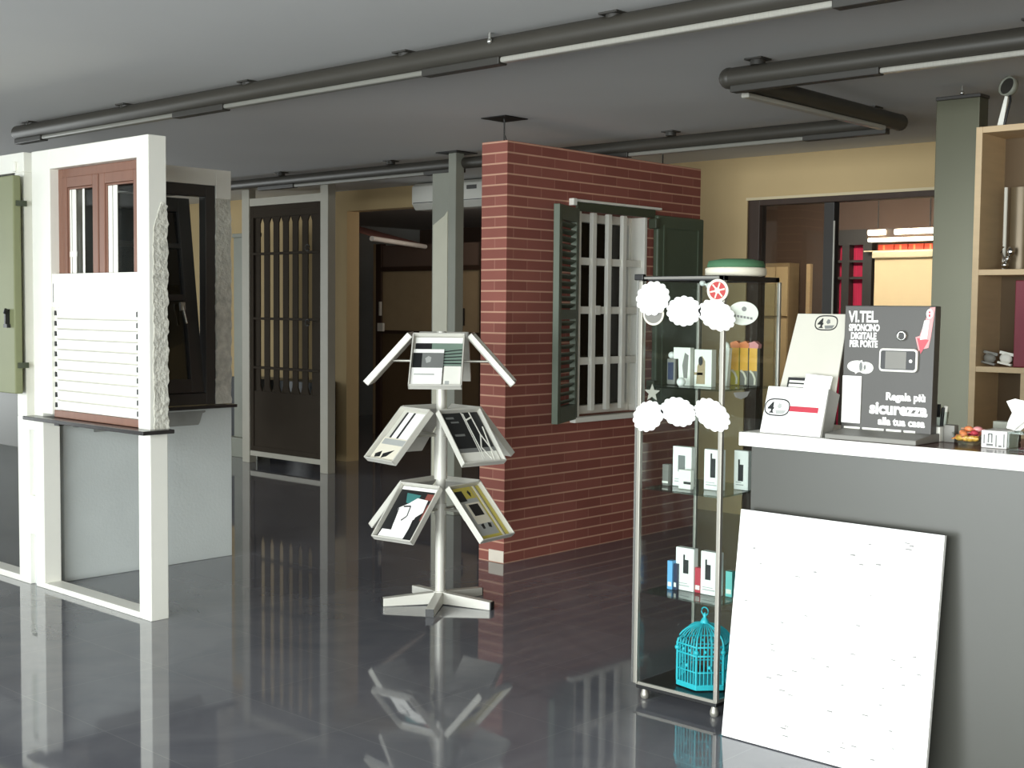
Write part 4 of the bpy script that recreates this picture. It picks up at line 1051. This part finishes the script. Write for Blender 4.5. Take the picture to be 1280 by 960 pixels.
for x, m, lb in ((-2.565, 'midgrey', 'small grey foil sachet at the left of the second shelf'), (-2.485, 'card', 'small white foil sachet on the second shelf beside the grey one')):
    mb = MB(); mb.T = Matrix.Translation((x, 6.27, z0 + .008)) @ Matrix.Rotation(.2, 4, 'Y')
    mb.ball((0, 0, .032), .04, sx=.8, sy=.4, sz=.62); mb.box(-.036, .036, -.003, .003, .05, .064); mb.box(-.034, .034, -.01, .01, .002, .012)
    tag(mb.build('sachet', M[m]), lb, 'sachet', 'sachets on the second shelf')
tag(B(-2.432, -2.37, 6.24, 6.46, z0 + .0005, z0 + .42).build('folder', M['magenta'], bevel=.004), 'crimson folder standing on the second shelf at the right edge', 'folder')
sl = thing('spot_lamp', 'small round spot lamp on a pale stem on top of the shelf unit', 'lamp', (-2.535, 6.28, SZ))
mb = MB(); mb.prism([(-2.56, SZ + .001), (-2.53, SZ + .001), (-2.508, SZ + .16), (-2.522, SZ + .16)], 6.27, 6.285, 'y'); mb.build('stem', M['card'], sl)
mb = MB(); mb.T = Matrix.Translation((-2.505, 6.27, SZ + .19)) @ Matrix.Rotation(math.radians(75), 4, 'X') @ Matrix.Rotation(math.radians(-20), 4, 'Y'); mb.lathe([(.02, -.03), (.044, -.015), (.048, .02), (.042, .02), (.036, .004)], n=24); mb.build('head', M['colgrey'], sl)
mb = MB(); mb.T = Matrix.Translation((-2.505, 6.27, SZ + .19)) @ Matrix.Rotation(math.radians(75), 4, 'X') @ Matrix.Rotation(math.radians(-20), 4, 'Y'); mb.lathe([(.04, .006), (.041, .014)], n=24); mb.build('lens', M['pipe_dark'], sl)
mb = MB(); mb.tube([(-2.50, 6.265, SZ + .17), (-2.49, 6.255, SZ + .12), (-2.505, 6.25, SZ + .05), (-2.515, 6.25, SZ + .005)], .006); mb.build('cable', M['black'], sl)

# ------------------------------------------------------------------ workshop seen through the right opening
struct(B(-8.0, 3.2, 11.8, 11.9, 0, CZ).build('wall_workshop', M['brownwall']))
ld = thing('glazed_door', 'dark glazed door with crimson curtains seen through the right opening', 'door', (-6.17, 11.72, 0))
mb = MB()
for a, b in ((-6.43, -6.355), (-6.285, -6.205), (-6.06, -5.965)): mb.box(a, b, 11.68, 11.76, .02, 2.25)
for zz in (2.05, 1.885): mb.box(-6.42, -5.97, 11.69, 11.75, zz - .012, zz + .012)
mb.box(-6.44, -5.96, 11.675, 11.765, 0, .3); mb.box(-6.44, -5.96, 11.675, 11.765, 2.21, 2.36)
mb.build('frame', M['darkgrey'], ld)
for a, b in ((-6.355, -6.285), (-6.205, -6.06)):
    mb = MB(); n = 24
    for i in range(n):
        mb.cyl((a + (b - a) * (i + .5) / n, 11.775, .28), (a + (b - a) * (i + .5) / n, 11.775, 2.23), (b - a) / n * .62, n=8)
    mb.build('curtain', M['curtain'], ld)
bl = thing('beige_blind', 'bright beige roller blind seen through the right opening', 'blind', (-5.55, 11.55, 0))
B(-5.85, -5.25, 11.52, 11.54, .9, 2.065).build('cloth', M['blind'], bl); B(-5.86, -5.24, 11.47, 11.56, 2.065, 2.130).build('cassette', M['beige_light'], bl, bevel=.01)
for i, (a, b) in enumerate(((-5.86, -5.70), (-5.69, -5.56), (-5.55, -5.40), (-5.39, -5.24))):
    mb = B(a, b, 11.6, 11.75, 2.145, 2.200); mb.mi = 1; mb.box(a + .05, a + .07, 11.599, 11.6, 2.150, 2.195)
    tag(mb.build('red_carton', [M['redstrip'], M['orange']], bevel=.002), 'red carton in the row above the beige blind', 'carton', 'red cartons above the blind')
B_ = B(-6.0, -5.1, 11.58, 11.78, 2.133, 2.144); tag(B_.build('wall_shelf', M['beige_light']), 'thin shelf under the red cartons above the blind', 'shelf')
wl = thing('tube_lamp', 'lit twin tube lamp above the beige blind in the workshop', 'lamp', (-5.5, 11.45, 2.215))
B(-5.88, -5.2, 11.42, 11.5, 2.220, 2.255).build('tray', M['lampon'], wl, bevel=.008)
mb = MB(); mb.cyl((-5.87, 11.42, 2.307), (-5.70, 11.42, 2.307), .026); mb.build('tube', M['lampon'], wl)
mb = MB(); mb.cyl((-5.60, 11.42, 2.307), (-5.22, 11.42, 2.310), .026); mb.build('tube', M['lampon'], wl)
B(-5.9, -5.18, 11.44, 11.5, 2.255, 2.345).build('housing', M['darkbrown'], wl)
for x in (-5.8, -5.28):
    MB().cyl((x, 11.47, 2.335), (x, 11.47, CZ), .006).build('hanging_rod', M['pipe_dark'], wl)
mb = MB(); mb.box(-7.10, -6.80, 11.55, 11.75, 0, 2.04)
wc = thing('tan_cupboard', 'tan two-door cupboard behind the glass pane of the right opening', 'cupboard', (-6.95, 11.5, 0))
mb.build('body', M['taupe'], wc, bevel=.003)
for z0, z1 in ((1.50, 2.0), (.1, 1.47)):
    for a, b in ((-7.09, -6.955), (-6.945, -6.81)): B(a, b, 11.535, 11.55, z0, z1).build('door', M['blind'], wc, bevel=.004)
mb = MB(); mb.box(-6.52, -6.475, 11.4, 11.45, 0, 2.02); mb.box(-6.54, -6.455, 11.39, 11.46, 0, .03); tag(mb.build('pale_pole', M['shelfwood'], bevel=.003), 'pale upright wooden pole between cupboard and glazed door', 'pole')

# ------------------------------------------------------------------ back room seen through the left opening
dp = thing('door_sample', 'taupe door panels in a dark brown frame in the back-left room', 'door', (-11.0, 10.55, 0))
for a, b in ((-11.915, -11.82), (-10.15, -10.05)): B(a, b, 10.5, 10.58, 0, 2.32).build('frame_post', M['darkbrown'], dp, bevel=.004)
B(-11.82, -10.15, 10.5, 10.58, 1.985, 2.04).build('frame_rail', M['darkbrown'], dp, bevel=.004)
B(-11.82, -10.15, 10.5, 10.58, 1.235, 1.275).build('frame_rail', M['darkbrown'], dp, bevel=.004)
for z0, z1, m in ((.05, 1.235, 'shelfback'), (1.275, 1.985, 'taupe'), (2.04, 2.30, 'brownwall')): B(-11.82, -10.15, 10.53, 10.56, z0, z1).build('panel', M[m], dp)
B(-11.96, -11.915, 10.5, 10.56, 0, 2.32).build('edge_trim', M['taupe'], dp)
mb = MB(); mb.box(-11.835, -11.80, 10.48, 10.5, 1.45, 1.62); mb.build('handle_plate', M['card'], dp, bevel=.003)
mb = MB(); mb.box(-11.85, -11.75, 10.47, 10.5, 1.26, 1.36); mb.build('lock_plate', M['card'], dp, bevel=.003)
mb = MB(); mb.box(-10.42, -10.38, 10.47, 10.5, 1.35, 1.55); mb.build('handle', M['black'], dp, bevel=.003)
aw = thing('awning_sample', 'brown awning sample with white front bar under the back-left room ceiling', 'awning', (-10.3, 9.7, 2.2))
P0, P1 = Vector((-9.98, 8.74, 2.25)), Vector((-10.78, 10.25, 2.25))
up = Vector((-.55, .9, 0)).normalized()
mb = MB(); mb.cyl(P0, P1, .026, n=16); mb.build('front_bar', M['white2'], aw)
off = Vector((-.80, -.42, .26))
q = [P0 + Vector((0, 0, .02)), P1 + Vector((0, 0, .02)), P1 + off, P0 + off + Vector((-.2, .35, 0))]
mb = MB(); th = Vector((0, 0, .006)); vs = q + [v + th for v in q]
mb.add([tuple(v) for v in vs], [(0, 1, 2, 3), (7, 6, 5, 4), (0, 1, 5, 4), (1, 2, 6, 5), (2, 3, 7, 6), (3, 0, 4, 7)]); mb.build('fabric', M['awning'], aw)
mb = MB(); mb.cyl(q[3], q[2], .05, n=16); mb.build('cassette', M['darkbrown'], aw)
mb = MB(); mb.lathe([(.03, 0), (.05, .02), (.05, .05), (.02, .07)], (-11.25, 9.5, 2.36), 16); mb.cyl((-11.25, 9.5, 2.43), (-11.25, 9.5, CZ), .006)
tag(mb.build('ceiling_lamp', M['card']), 'small pale lamp beside the awning in the back-left room', 'lamp')
